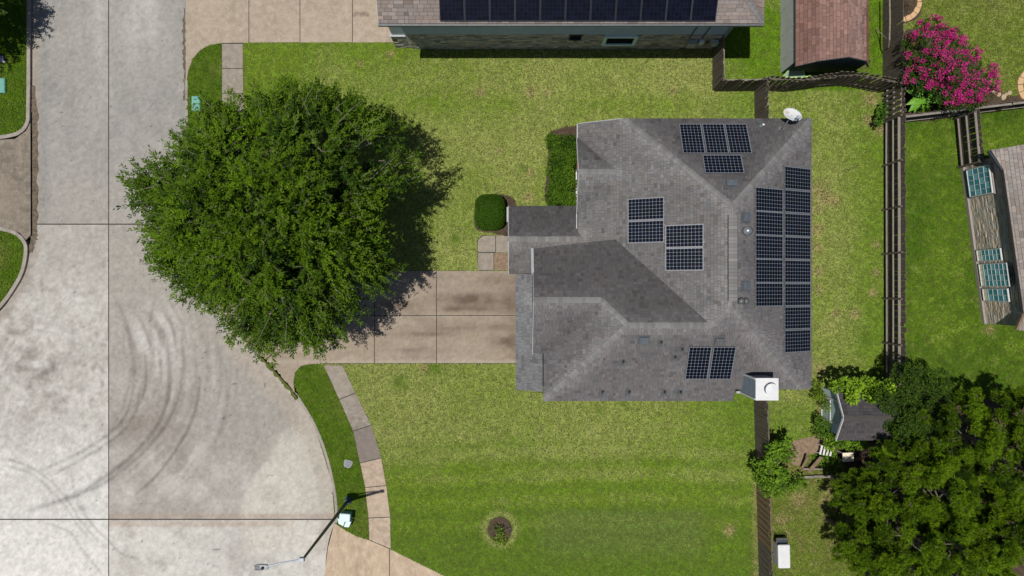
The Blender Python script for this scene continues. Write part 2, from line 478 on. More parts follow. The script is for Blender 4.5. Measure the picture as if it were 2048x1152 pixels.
def road_field(px, py, col_i, row):
    def mx(a, b, t): return a + (np.asarray(b) - a) * np.clip(t, 0, 1)[:, None]
    x, y = px / 40., py / 40.
    nb = fbm(x * .35 + 5, y * .35 + 2); nm = fbm(x * 1.1 + 31, y * 1.1 + 7, 5); nf = fbm(x * 3.3 + 3, y * 3.3 + 77, 4); ns = fbm(x * 2.2 + 9, y * .35 + 15, 4); sp = vnoise(x * 10, y * 10)
    one = np.ones(len(px))
    if row == 0:
        c = mx(np.array((.262, .252, .232)) * one[:, None], (.215, .208, .196), 1.8 * (ns - .42)); c = mx(c, (.31, .30, .275), 1.8 * (nm - .48))
        c = mx(c, (.40, .39, .365), .75 * np.exp(-((px - 200) / 22) ** 2) * sstep(300, 0, py) * (ns * 1.6 - .3) + .75 * np.exp(-((px - 285) / 45) ** 2) * sstep(240, 40, py) * (1.8 * ns - .35))
        c = mx(c, (.205, .198, .186), .7 * np.exp(-(((px - 108) / 22) ** 2 + ((py - 180) / 40) ** 2)) * nf * 2 + .5 * np.exp(-(((px - 300) / 60) ** 2 + ((py - 170) / 60) ** 2)) * nm)
        c = mx(c, (.285, .265, .238), .6 * sstep(260, 430, py))
        c = mx(c, (.27, .225, .18), .7 * np.exp(-((px - 72) / 9) ** 2) * (nf + .3)); c = mx(c, (.20, .195, .19), .5 * np.exp(-((px - 88) / 9) ** 2))
    elif col_i == 0:
        c = mx(np.array((.37, .355, .325)) * one[:, None], (.455, .442, .412), 2.6 * (nm - .42)); c = mx(c, (.275, .255, .23), 3.0 * (nf - .50) * sstep(1000, 880, py) + 1.6 * (nb - .52))
        c = mx(c, (.30, .283, .257), sstep(620, 500, py) * .75)
        blot = sum(np.exp(-(((px - a_) / r_) ** 2 + ((py - b_) / (r_ * .8)) ** 2)) for a_, b_, r_ in ((75, 650, 26), (50, 700, 26), (112, 730, 22), (40, 740, 34), (85, 750, 16), (110, 800, 28), (60, 770, 16), (50, 845, 22), (35, 890, 26), (25, 660, 16), (125, 875, 18)))
        c = mx(c, (.215, .198, .178), blot * (1.5 * nf - .25) * .95)
        c = mx(c, (.50, .492, .465), sstep(780, 960, py) * (.75 + .6 * (nm - .5)))
        c = mx(c, (.53, .52, .49), sstep(1035, 1060, py) * (.9 + .6 * (nm - .5)))
        c = mx(c, (.25, .215, .18), .7 * np.exp(-(np.minimum(polydist(px, py, [(72, 470), (60, 520), (40, 570), (8, 625), (-40, 680)])[0], 99) / 12) ** 2))
    else:
        c = mx(np.array((.290, .269, .242)) * one[:, None], (.242, .222, .198), 2.2 * (ns - .47)); c = mx(c, (.36, .343, .315), 2.4 * (nm - .50) * sstep(600, 700, py))
        rad = np.hypot(px - 125, py - 735); ang = np.arctan2(py - 735, px - 125)
        stk = vnoise(rad / 7.0 + 1.5 * nm, ang * 3.0 + 20); stk2 = vnoise(rad / 15.0 + 40, ang * 1.6)
        zone = sstep(120, 170, rad) * sstep(380, 300, rad) * sstep(1000, 930, py) * sstep(570, 680, py)
        c = mx(c, (.40, .385, .36), zone * (stk - .45) * 1.7 * stk2); c = mx(c, (.195, .175, .155), zone * (.5 - stk) * 1.2)
        c = mx(c, (.43, .42, .395), 1.1 * np.exp(-(((px - 305) / 42) ** 2 + ((py - 670) / 50) ** 2)) * (1.7 * stk - .2))
        c = mx(c, (.225, .212, .194), sstep(380, 440, px) * sstep(640, 720, py) * sstep(985, 880, py) * .5 * (2.2 * nm - .5))
        c = mx(c, (.195, .168, .145), .8 * np.exp(-(((px - 290) / 90) ** 2 + ((py - 850) / 45) ** 2)) * (.3 + nf))
        c = mx(c, (.40, .385, .355), 1.2 * sstep(880, 980, py) * (nm - .30) * sstep(1034, 1010, py))
        kd, _ = polydist(px, py, [(430, 615), (500, 690), (545, 736), (594, 790), (624, 845), (647, 905), (661, 962), (668, 1010), (668, 1045), (650, 1130)])
        c = mx(c, (.305, .27, .228), .85 * sstep(52, 36, kd) * sstep(650, 700, py) * sstep(1000, 930, py)); c = mx(c, (.33, .30, .26), .8 * sstep(16, 8, kd))
        lo = sstep(1036, 1046, py)
        c = mx(c, mx(np.array((.46, .446, .412)) * one[:, None], (.315, .298, .27), 2.6 * (nm - .5)), lo); c = mx(c, (.30, .283, .26), lo * .8 * np.exp(-(((px - 480) / 40) ** 2 + ((py - 1100) / 55) ** 2)) * (nf + .4))
        # the fresh pour beside the kerb, with a crisp curved edge
        bx = np.interp(py, [q[1] for q in RAMP[::-1]], [q[0] for q in RAMP[::-1]])
        fp = sstep(-4, 7, px - bx + 14 * (nf - .5)) * sstep(835, 880, py) * sstep(1125, 1090, py)
        c = mx(c, (.425, .402, .355), fp * (.72 + 1.0 * (nm - .5))); c = mx(c, (.33, .30, .255), fp * sstep(34, 22, kd) * .7)
        c = mx(c, (.20, .165, .125), fp * sstep(.80, .9, sp) * sstep(60, 90, 0 * px + 75) * np.exp(-((px - 575 - (py - 930) * .1) / 22) ** 2) * sstep(1010, 980, py))
        band = (np.exp(-((py - 1032) / 5.) ** 4) + np.exp(-((py - 1048) / 6.) ** 4) * sstep(600, 560, px)) * (.55 + .7 * (nf - .4))
        c = mx(c, (.30, .225, .175), band * .8)
    for pts, w, st_ in tracks:
        d, t = polydist(px, py, pts)
        e = np.clip(t / .12, 0, 1) * np.clip((1 - t) / .12, 0, 1)
        c = c * (1 - np.minimum(st_ * 1.1, .5) * e * np.exp(-(d / (w * .8)) ** 2) * (.5 + .9 * nf))[:, None]
    c = c * (1 + (.42 if (col_i == 0 and row == 1) else .28) * (fbm(x * 6 + 8, y * 6 + 3, 3) - .5))[:, None]
    c = c * (.88 + .24 * sp)[:, None]
    c = c * (1 - .5 * sstep(.955, .985, vnoise(x * 7 + 3.3, y * 7 + 1.7)))[:, None]
    return np.clip(c, .01, .8)
def worn_slab(p, field, m, parent, zt, zb, cell=.075):
    """a slab whose top is finely divided so that its wear can follow the surface"""
    xa, xb = max(min(q[0] for q in p), -26.5), min(max(q[0] for q in p), 26.5); ya, yb = max(min(q[1] for q in p), -15.5), min(max(q[1] for q in p), 15.5)
    nx, ny = int((xb - xa) / cell) + 1, int((yb - ya) / cell) + 1
    gx_ = xa + (xb - xa) * np.arange(nx + 1) / nx; gy_ = ya + (yb - ya) * np.arange(ny + 1) / ny
    X, Y = np.meshgrid(gx_, gy_, indexing='ij'); ins = inside(X, Y, p)
    full = ins[:-1, :-1] & ins[1:, :-1] & ins[:-1, 1:] & ins[1:, 1:]; part = (ins[:-1, :-1] | ins[1:, :-1] | ins[:-1, 1:] | ins[1:, 1:]) & ~full
    V = [np.stack([X.ravel(), Y.ravel(), np.full(X.size, zt)], 1)]; F = []
    idx = np.arange(X.size).reshape(X.shape)
    for i, j in np.argwhere(full): F.append((idx[i, j], idx[i + 1, j], idx[i + 1, j + 1], idx[i, j + 1]))
    nv = X.size; extra = []
    for i, j in np.argwhere(part):
        q = clip_rect(p, gx_[i], gx_[i + 1], gy_[j], gy_[j + 1])
        if len(q) < 3: continue
        ar = sum(q[k][0] * q[(k + 1) % len(q)][1] - q[(k + 1) % len(q)][0] * q[k][1] for k in range(len(q)))
        if ar < 0: q = q[::-1]
        F.append(tuple(range(nv, nv + len(q)))); nv += len(q); extra += [(a_, b_, zt) for a_, b_ in q]
    if extra: V.append(np.array(extra))
    mb = MB().prism(p, zt - .006, zb); V.append(np.array(mb.v)); F += [tuple(k + nv for k in f) for f in mb.f]
    V = np.concatenate(V)
    used = np.zeros(len(V), bool)
    for f in F: used[list(f)] = True
    remap = np.cumsum(used) - 1; V = V[used]; F = [tuple(remap[k] for k in f) for f in F]
    me = bpy.data.meshes.new('slab'); me.from_pydata(V.tolist(), [], [tuple(int(k) for k in f) for f in F]); me.update()
    c = field(V[:, 0] * FP / (HC - zt) + 1024, 576 - V[:, 1] * FP / (HC - zt))
    at = me.attributes.new('col', 'FLOAT_COLOR', 'POINT'); arr = np.ones((len(V), 4), np.float32); arr[:, :3] = c
    at.data.foreach_set('color', arr.ravel()); me.materials.append(M[m])
    return link(bpy.data.objects.new('slab', me), parent)
for j in range(3):
    for i in range(2):
        p = clip_rect(road_poly, *sorted((W(xs[i] + .9, 0).x, W(xs[i + 1] - .9, 0).x)), *sorted((W(0, ys[j] + 1.2).y, W(0, ys[j + 1] - 1.2).y)))
        worn_slab(p, lambda a_, b_, i=i, j=j: road_field(a_, b_, 0 if (i == 0) else 1, j if j == 0 else 1), 'worn_concrete', road, ROAD_Z, ROAD_Z - .015)

def film(name, pts, width, m, parent, z, soft=.35):
    """thin worn deposit along a line, feathered at its edges"""
    ln = W2(smooth_line(pts, 8)); n = len(ln)
    rows = [offset_line(ln, o * width) for o in (-.5, -.5 + soft * .5, 0, .5 - soft * .5, .5)]
    vs = []; fs = []; cs = []
    for i in range(n):
        e = min(1, i / (n - 1) / .15, (1 - i / (n - 1)) / .15)
        for r, a in zip(rows, (0, 1, 1, 1, 0)): vs.append((r[i][0], r[i][1], z)); cs.append((a * e,) * 3)
    for i in range(n - 1):
        for k in range(4): fs.append((i * 5 + k, i * 5 + k + 1, (i + 1) * 5 + k + 1, (i + 1) * 5 + k))
    me = bpy.data.meshes.new(name); me.from_pydata(vs, [], fs); me.update()
    a = me.attributes.new('col', 'FLOAT_COLOR', 'POINT'); arr = np.ones((len(vs), 4), dtype=np.float32); arr[:, :3] = cs
    a.data.foreach_set('color', arr.ravel()); me.materials.append(M[m])
    return link(bpy.data.objects.new(name, me), parent)
# gutter silt and weeds along the kerbs
def ragged(pts, w, name, m, z, j=.5, n=10):
    ln = W2(smooth_line(pts, n)); L = []; R = []
    for i, (p, a, b) in enumerate(zip(ln, offset_line(ln, 1), offset_line(ln, -1))):
        f = w * .5 * (1 - j + j * 2 * random.random()) * min(1, .3 + 4 * i / len(ln), .3 + 4 * (len(ln) - 1 - i) / len(ln))
        L.append((p[0] + (a[0] - p[0]) * f, p[1] + (a[1] - p[1]) * f)); f2 = w * .5 * (1 - j + j * 2 * random.random())
        R.append((p[0] + (b[0] - p[0]) * f2, p[1] + (b[1] - p[1]) * f2))
    o = MB().prism(L + R[::-1], z + .012, z).build(name, m); o['kind'] = 'structure'; return o
ragged([(65, 170), (67, 230), (67, 300), (66, 380), (67, 450), (64, 480), (59, 505)], .30, 'gutter_silt', 'sediment', ROAD_Z + .004, .45)
ragged([(368, 15), (366, 60), (367, 110), (369, 150), (368, 200)], .13, 'gutter_silt', 'sediment', ROAD_Z + .004, .8)
ragged([(518, 710), (545, 739), (570, 766), (594, 798)], .20, 'gutter_weeds', 'thatch', ROAD_Z + .10, .6)

# ------------------------------------------------------------------ kerbs
def kerb(pts, w, z=.02):
    ln = W2(smooth_line(pts, 6)); a = offset_line(ln, w / 2); b = offset_line(ln, -w / 2)
    p = a + b[::-1]; EXCL.append(p)
    o = MB().prism(p, z, -.29).build('kerb', 'kerb', None, .02); o['kind'] = 'structure'; return o
kerb([(57, -60), (57, 120), (56, 220), (54, 245), (42, 262), (20, 271), (-40, 280)], .19)
kerb([(-40, 455), (8, 459), (34, 469), (49, 486), (51, 508), (43, 545), (24, 580), (0, 612), (-40, 650)], .19)
kerb([(373, 160), (374, 260), (376, 370), (381, 450), (391, 500), (408, 550)], .13)
kerb([(597, 796), (628, 848), (651, 906), (665, 962), (672, 1008), (672, 1046)], .15)

# ------------------------------------------------------------------ paved surfaces in slabs
def paved(name, pieces, bed_poly, zt, bed_z=None):
    """pieces: list of (world polygon, material)"""
    bz = zt - .006 if bed_z is None else bed_z
    root = MB().prism(bed_poly, bz, -.29).build(name, 'joint'); root['kind'] = 'structure'
    EXCL.append(bed_poly)
    for p, m in pieces: MB().prism(p, zt, bz + .001).build('slab', m, root)
    return root
def shrink(p, d=.012):
    cx = sum(a for a, b in p) / len(p); cy = sum(b for a, b in p) / len(p); o = []
    for a, b in p:
        v = Vector((a - cx, b - cy)); L = v.length
        v *= (L - d * 1.4) / L; o.append((cx + v.x, cy + v.y))
    return o
# house driveway
apron = [(560, 541), (505, 530), (450, 545), (402, 565), (428, 616), (500, 691), (545, 737), (590, 786), (587, 765), (590, 745), (602, 732), (622, 728), (640, 728)]
drive_cells = []
gx = [640, 749, 873, 1062]; gy = [541, 631, 727]
for i in range(3):
    for j in range(2):
        drive_cells.append((W2([(gx[i] + .8, gy[j] + .8), (gx[i + 1] - .8, gy[j] + .8), (gx[i + 1] - .8, gy[j + 1] - .8), (gx[i] + .8, gy[j + 1] - .8)]), 'drive_main'))
ap = W2(apron + [(639, 541)])
drive_cells.append((ap, 'walk_grey'))
bed = W2([(1062, 541), (560, 541), (505, 530), (450, 545), (402, 565), (428, 616), (500, 691), (545, 737), (590, 786), (587, 765), (590, 745), (602, 732), (622, 728), (640, 727.5), (1062, 727.5)])
def drive_field(px, py):
    x, y = px / 40., py / 40.
    def mx(a, b, t): return a + (np.asarray(b) - a) * np.clip(t, 0, 1)[:, None]
    nb = fbm(x * .5 + 9, y * .9 + 4); nm = fbm(x * 1.2 + 3, y * 2.4 + 9, 5); nf = fbm(x * 4, y * 4 + 5); sp = vnoise(x * 10, y * 10)
    c = mx(np.array((.268, .222, .170)) * np.ones((len(px), 1)), (.218, .175, .14), 2.5 * (nb - .45)); c = mx(c, (.305, .255, .205), 2.2 * (nm - .52))
    for cx, cy, rx, ry, k in ((960, 600, 90, 13, .8), (930, 618, 60, 6, .7), (1000, 560, 50, 10, .45), (1015, 680, 30, 20, .9), (905, 655, 60, 9, .4), (850, 668, 60, 5, .5), (800, 612, 40, 10, .5), (1020, 612, 20, 25, .6), (1000, 655, 30, 8, .4), (830, 700, 50, 5, .3)):
        c = mx(c, (.115, .088, .066), 1.5 * k * np.exp(-(((px - cx) / rx) ** 2 + ((py - cy) / ry) ** 2)) * (1.9 * nm - .2))
    c = mx(c, (.155, .12, .092), .6 * np.exp(-((px - 1030) / 16) ** 2) * (nf + .2)); c = mx(c, (.36, .31, .25), .6 * np.exp(-((py - 724) / 4) ** 2) + .5 * np.exp(-((py - 632) / 2.5) ** 2) * nf)
    return c * (.86 + .28 * sp)[:, None]
drive = paved('driveway', [], bed, .012)
for p_, m_ in drive_cells: worn_slab(p_, drive_field, 'worn_concrete', drive, .012, .007, .085)
# neighbour's driveway at the top
nd = [(372, -60), (498, -60), (600, -60), (705, -60), (800, -60)]
cells = []
cells.append((W2([(372, -60), (497.2, -60), (497.2, 85.5), (445, 86), (420, 90), (400, 101), (386, 117), (378, 138), (373, 165), (371.5, 165)]), 'drive_tan'))
for a, b in ((498, 600), (600, 705), (705, 830)):
    cells.append((W2([(a + .7, -60), (b - .7, -60), (b - .7, 84.5), (a + .7, 85.3)]), 'drive_tan'))
ndrive = paved('driveway', cells, W2([(371.8, -60), (830, -60), (830, 84.7), (498, 85.7), (445, 86.2), (420, 90), (400, 101), (386, 117), (378, 138), (373.5, 165), (371.8, 165)]), .010)
film('oil_stain', [(704, 30), (722, 29), (740, 29)], .34, 'oil_film', ndrive, .014, .8)
# bottom driveway
bd = [(669, 1046), (690, 1060), (712, 1072), (737, 1080), (782, 1099), (840, 1128), (897, 1156), (980, 1200), (980, 1260), (640, 1260), (649, 1150), (656, 1095)]
bdw = W2(bd)
xj = W(779, 0).x
paved('driveway', [(clip(bdw, 1, 0, xj - .02), 'drive_orange'), (clip(bdw, -1, 0, -xj - .02), 'drive_orange')], bdw, .010)
# driveway across the road
ld = W2([(-120, 281), (-30, 281), (30, 278), (52, 262), (61, 245), (61.5, 470), (52, 480), (40, 466), (10, 455), (-120, 452)])
paved('driveway', [(ld, 'drive_brown')], W2([(-120, 282), (-30, 282), (30, 279), (52, 263), (60, 250), (60, 465), (52, 478), (40, 465), (10, 454), (-120, 451)]), .006)
# pavement north of the driveway
rows = [((443.5, 87), (486.5, 87)), ((443.5, 137), (486.5, 137)), ((443.5, 187), (487, 187)), ((444, 240), (489, 238)), ((452, 293), (496, 287)), ((470, 350), (512, 338)),
        ((495, 402), (534, 386)), ((524, 452), (564, 436)), ((552, 505), (592, 490)), ((566, 540), (608, 540))]
def walk(rows, mats, zt=.011, name='pavement'):
    pcs = []
    for (a, b), (c, d), m in zip(rows[:-1], rows[1:], mats):
        pcs.append((shrink(W2([a, b, d, c]), .018), m))
    bedp = [r[0] for r in rows] + [r[1] for r in rows[::-1]]
    return paved(name, pcs, W2(bedp), zt)
walk(rows, ['walk_grey'] * 9)
rows2 = [((647, 730), (685, 730)), ((678, 799), (711, 786)), ((706, 862), (743, 850)), ((719.5, 926), (763, 916)), ((730, 975), (773, 971)), ((736.5, 1036), (781, 1034)), ((738, 1080), (782, 1098))]
walk(rows2, ['walk_grey', 'walk_grey', 'walk_dark', 'walk_tan', 'walk_tan', 'walk_tan'])
# garden path to the porch
g = [(955, 480), (965, 471), (991, 470), (991, 505), (987, 507), (955, 506)]
paved('path', [(W2([(956, 480), (966, 472), (990.5, 471), (990.5, 504), (956, 504)]), 'walk_grey'), (W2([(992, 471), (1040, 471), (1040, 505), (992, 505)]), 'walk_grey'),
               (W2([(956, 506), (987, 506), (987, 540), (955, 540)]), 'walk_grey')], W2([(955, 479), (965, 470.5), (1040, 470.5), (1040, 505.5), (988, 505.5), (988, 540.5), (954.5, 540.5)]), .012)
soilp = W2([(988, 506), (1030, 506), (1030, 540), (988, 540)]); EXCL.append(soilp)
MB().prism(soilp, .004, -.29).build('soil', 'soil_pale')['kind'] = 'structure'

# ------------------------------------------------------------------ beds of bare soil
BEDN = [0]
def bed_soil(pts, m='soil', z=.006):
    BEDN[0] += 1; z = z + .003 * BEDN[0]
    p = W2(smooth_line(pts + [pts[0]], 4)[:-1]); EXCL.append(p)
    o = MB().prism(p, z, -.29).build('soil', m); o['kind'] = 'structure'; return o
bed_soil([(1100, 262), (1165, 262), (1165, 415), (1095, 415), (1094, 330)], 'soil')
bed_soil([(950, 400), (985, 388), (1030, 400), (1030, 468), (985, 466), (950, 455)], 'soil')
bed_soil([(1578, 884), (1610, 876), (1645, 870), (1660, 885), (1650, 904), (1615, 910), (1602, 930), (1585, 928), (1572, 905)], 'soil_pale')
bed_soil([(1808, -40), (1840, -20), (1840, 30), (1820, 42), (1806, 40)], 'soil')
bed_soil([(1810, 60), (1900, 60), (1990, 175), (2035, 190), (2100, 140), (2100, 205), (1990, 214), (1812, 236)], 'soil')
bed_soil([(1640, 790), (1800, 760), (1900, 800), (2100, 830), (2100, 1230), (1750, 1230), (1730, 1000), (1690, 930), (1665, 890)], 'soil')
bed_soil([(974, 1058), (982, 1040), (1000, 1033), (1016, 1040), (1024, 1056), (1018, 1076), (1001, 1085), (982, 1076)], 'soil')

# ------------------------------------------------------------------ lawns
# albedos (linear) of turf in different states
LUSH = np.array((.100, .218, .003)); GREEN = np.array((.158, .262, .015)); DRY = np.array((.292, .338, .088)); TAN = np.array((.40, .31, .15))
DEEP = np.array((.098, .188, .012)); OLIVE = np.array((.185, .215, .042)); DARKG = np.array((.066, .148, .005)); GREY = np.array((.145, .200, .055))
SPOTS = [(1635, 382, 14), (1650, 395, 16), (1668, 404, 9), (1632, 420, 9), (1633, 460, 12), (1634, 495, 8), (1634, 543, 9), (1635, 580, 8), (1671, 628, 8), (1709, 629, 8), (1752, 545, 7), (1752, 490, 7),
         (1752, 170, 12), (1742, 200, 13), (1738, 240, 10), (1762, 258, 11), (1640, 740, 10), (1745, 585, 7), (1635, 790, 10), (1655, 855, 14), (1640, 820, 9), (1458, 1060, 10), (1345, 180, 8),
         (1060, 185, 9), (1095, 185, 7), (960, 185, 8), (1000, 300, 6), (848, 735, 8), (865, 545, 7), (1055, 395, 10), (1978, 660, 8), (1660, 1000, 18), (1600, 1000, 14), (1560, 1040, 10), (1060, 345, 8), (780, 108, 6), (720, 128, 5)]
GREENSPOTS = [(1046, 338, 9), (910, 480, 10), (1188, 212, 7), (800, 766, 16), (1247, 805, 10), (1200, 822, 8), (870, 735, 14), (1730, 680, 16)]
def field(px, py, region):
    x = px / 40.0; y = py / 40.0
    n1 = fbm(x * .55 + 3, y * .55 + 8); n2 = fbm(x * 3.2 + 40, y * 3.2 + 11); n3 = vnoise(x * 9, y * 9)
    def mx(a, b, t): return a + (b - a) * t[:, None]
    base = np.repeat(GREEN[None], len(px), 0)
    if region == 'north':
        d = .52 + .9 * (n1 - .5) + .55 * (n2 - .5)
        d += .25 * sstep(690, 850, px) - .05
        d -= .35 * sstep(165, 85, py) * sstep(1050, 800, px)
        d += .20 * np.exp(-((py - 160) / 60) ** 2) * sstep(900, 1000, px)
        d -= .75 * sstep(690, 480, px)
        d -= .22 * np.exp(-((py - 205) / 22) ** 2)
        c = mx(base, DRY, np.clip(d, 0, 1))
        lu = sstep(1390, 1500, px) * .7 * (n1 + .3)
        c = mx(c, LUSH * 1.15, np.clip(lu, 0, .8))
    elif region == 'south':
        d = .74 + .8 * (n1 - .5) + .6 * (n2 - .5) - .80 * sstep(860, 1010, py)
        d -= .30 * sstep(1300, 1500, px) * sstep(960, 800, py) + .10 * sstep(750, 690, px)
        st = np.sin((py + 6 * np.sin(px / 160.)) / 47 * 2 * PI - .5)
        wst = sstep(870, 900, py) * sstep(1110, 1060, py)
        d += .19 * st * wst * sstep(800, 900, px)
        c = mx(base, DRY, np.clip(d, 0, 1))
        c = mx(c, DEEP, np.clip(sstep(930, 1110, py) * (.75 + .6 * (n1 - .5)) - .25 * st * wst, 0, .9))
        c = mx(c, GREY, np.clip(sstep(1010, 1030, py) * sstep(1140, 1080, py) * sstep(1050, 1120, px) * sstep(1440, 1380, px) * .55, 0, 1))
        c = mx(c, LUSH, np.clip(sstep(1330, 1500, px) * sstep(960, 860, py) * .8 * (n1 + .4), 0, .9))
        e = np.exp(-((np.hypot(px - 1000, (py - 1058)) - 31) / 7) ** 2)
        c = mx(c, DRY, np.clip(e * .9, 0, 1))
        c = mx(c, TAN, np.clip(sstep(1498, 1512, px) * .5 * n2 * 1.6 * sstep(900, 930, py), 0, .8))
    elif region == 'back':
        d = .62 + .9 * (n1 - .5) + .7 * (n2 - .5)
        d -= .55 * sstep(1690, 1760, px) * (n1 + .2) + .2 * sstep(1660, 1560, px) * sstep(240, 200, py) * 0
        c = mx(base, DRY, np.clip(d, 0, 1))
        c = mx(c, LUSH, np.clip(sstep(1650, 1760, px) * (.8 * n1), 0, .7))
        c = mx(c, LUSH, np.clip(sstep(790, 830, py) * .5, 0, .5))
    elif region == 'verge':
        c = mx(np.repeat((LUSH * .72)[None], len(px), 0), GREEN * .8, np.clip(.25 + 1.2 * (n2 - .5), 0, .8))
        c = mx(c, OLIVE, np.clip(2.5 * (n1 - .62), 0, .6))
    elif region == 'vivid':
        c = mx(np.repeat((LUSH * 1.12)[None], len(px), 0), GREEN, np.clip(.3 + 1.2 * (n2 - .5), 0, .7))
        c = mx(c, DRY, np.clip(3 * (n1 - .6), 0, .4))
    elif region == 'east':
        c = mx(np.repeat((DARKG * 1.0)[None], len(px), 0), GREEN, np.clip(.35 + 1.6 * (n1 - .5) + .8 * (n2 - .5), 0, .9))
        c = mx(c, DRY, np.clip(2.2 * (n2 - .66), 0, .5))
    elif region == 'pale':
        c = mx(np.repeat(OLIVE[None], len(px), 0), GREEN, np.clip(.35 + 1.4 * (n1 - .5), 0, .8))
        c = mx(c, DRY, np.clip(.1 + 1.3 * (n2 - .5), 0, .5))
    elif region == 'worn':
        c = mx(np.repeat((OLIVE * .95)[None], len(px), 0), GREEN * .9, np.clip(.4 + 1.4 * (n1 - .5), 0, .8))
        c = mx(c, TAN * .7, np.clip(1.6 * (n2 - .5) + sstep(1030, 980, py) * .3, 0, .7))
    bare = np.zeros(len(px))
    for sx, sy, r in SPOTS:
        e = np.exp(-(((px - sx) ** 2 + (py - sy) ** 2) / (r * r)) ** 1.0) * (.5 + 1.0 * n2)
        c = mx(c, TAN, np.clip(e * 1.1, 0, .95)); bare = np.maximum(bare, e)
    for sx, sy, r in GREENSPOTS:
        e = np.exp(-(((px - sx) ** 2 + (py - sy) ** 2) / (r * r))) * (.4 + 1.0 * n2)
        c = mx(c, DEEP, np.clip(e, 0, .85))
    c = c * (.70 + .60 * n3)[:, None]
    return c, bare
lawns = [
    ('lawn', 'north', [(486, 84), (1440, 84), (1440, 183), (1512, 183), (1512, 545), (560, 545), (486, 240)]),
    ('lawn', 'south', [(640, 726), (1512, 726), (1522, 1230), (970, 1230), (895, 1160), (782, 1102), (760, 1000), (740, 870)]),
    ('lawn', 'back', [(1512, 180), (1768, 180), (1768, 800), (1690, 930), (1510, 890)]),
    ('lawn', 'verge', [(445, 86), (420, 90), (400, 101), (386, 117), (378, 138), (374, 165), (374, 300), (384, 480), (408, 552), (470, 545), (560, 541), (455, 240)]),
    ('lawn', 'verge', [(588, 770), (588, 750), (600, 734), (622, 728), (650, 728), (690, 800), (725, 900), (742, 1000), (745, 1083), (712, 1072), (690, 1060), (669, 1046), (664, 965), (628, 850)]),
    ('lawn', 'vivid', [(1429, -60), (1768, -60), (1768, 181), (1429, 181)]),
    ('lawn', 'east', [(1768, 232), (2130, 200), (2130, 870), (1768, 870)]),
    ('lawn', 'pale', [(1768, -60), (2130, -60), (2130, 200), (1768, 232)]),
    ('lawn', 'worn', [(1511, 890), (1690, 930), (1800, 1000), (1800, 1230), (1522, 1230)]),
    ('lawn', 'verge', [(-70, -60), (57, -60), (57, 225), (52, 250), (30, 268), (-70, 276)]),
    ('lawn', 'verge', [(-70, 457), (15, 460), (40, 472), (51, 492), (48, 525), (36, 560), (0, 614), (-70, 680)]),
]
HOUSEFP = [W2([(1165, 250), (1600, 250), (1600, 780), (1470, 780), (1470, 790), (1095, 790), (1040, 775), (1040, 560), (1165, 415)]), W2([(1600, 140), (1738, 140), (1738, -60), (1600, -60)]),
           W2([(830, -60), (1430, -60), (1430, 96), (830, 96)]), W2([(1650, 785), (1760, 785), (1760, 870), (1650, 870)]), W2([(1927, 332), (2130, 320), (2130, 640), (1968, 645)])]
def build_lawn(region, poly, zt):
    wp = W2(poly)
    p = MB().prism(wp, zt, -.29).build('lawn', 'thatch'); p['kind'] = 'structure'
    x0 = max(min(a for a, b in wp), -25.8); x1 = min(max(a for a, b in wp), 25.8)
    y0 = max(min(b for a, b in wp), -14.7); y1 = min(max(b for a, b in wp), 14.7)
    n = int((x1 - x0) * (y1 - y0) * 900)
    X = rng.uniform(x0, x1, n); Y = rng.uniform(y0, y1, n)
    ok = inside(X, Y, wp)
    X, Y = X[ok], Y[ok]
    ok = np.ones(len(X), bool)
    for e in EXCL + HOUSEFP: ok &= ~inside(X, Y, e)
    X, Y = X[ok], Y[ok]
    px = X * FP / HC + 1024; py = 576 - Y * FP / HC
    c, bare = field(px, py, region)
    keep = rng.random(len(X)) > np.clip(bare * .5, 0, .6)
    X, Y, c = X[keep], Y[keep], c[keep]
    n = len(X)
    c = c * rng.uniform(.8, 1.22, n)[:, None]
    straw = rng.random(n) < np.clip((c[:, 0] - .15) * .75, 0, .11)
    c[straw] = np.array((.42, .36, .17)) * rng.uniform(.7, 1.2, straw.sum())[:, None]
    th = rng.uniform(0, 2 * PI, n); L = rng.uniform(.05, .10, n); wd_ = rng.uniform(.011, .020, n); h = rng.uniform(.012, .05, n)
    if region in ('verge', 'vivid'): h *= 1.25
    dx, dy = np.cos(th), np.sin(th)
    V = np.zeros((n, 3, 3), np.float32)
    V[:, 0] = np.stack([X - dy * wd_, Y + dx * wd_, np.full(n, .001)], 1)
    V[:, 1] = np.stack([X + dy * wd_, Y - dx * wd_, np.full(n, .001)], 1)
    V[:, 2] = np.stack([X + dx * L, Y + dy * L, h], 1)
    g_ = np_mesh('grass', V.reshape(-1, 3), 3, 'grass', c)
    g_['kind'] = 'stuff'
    return g_
for i, (nm, rg, pl) in enumerate(lawns): build_lawn(rg, pl, -.004 * i)

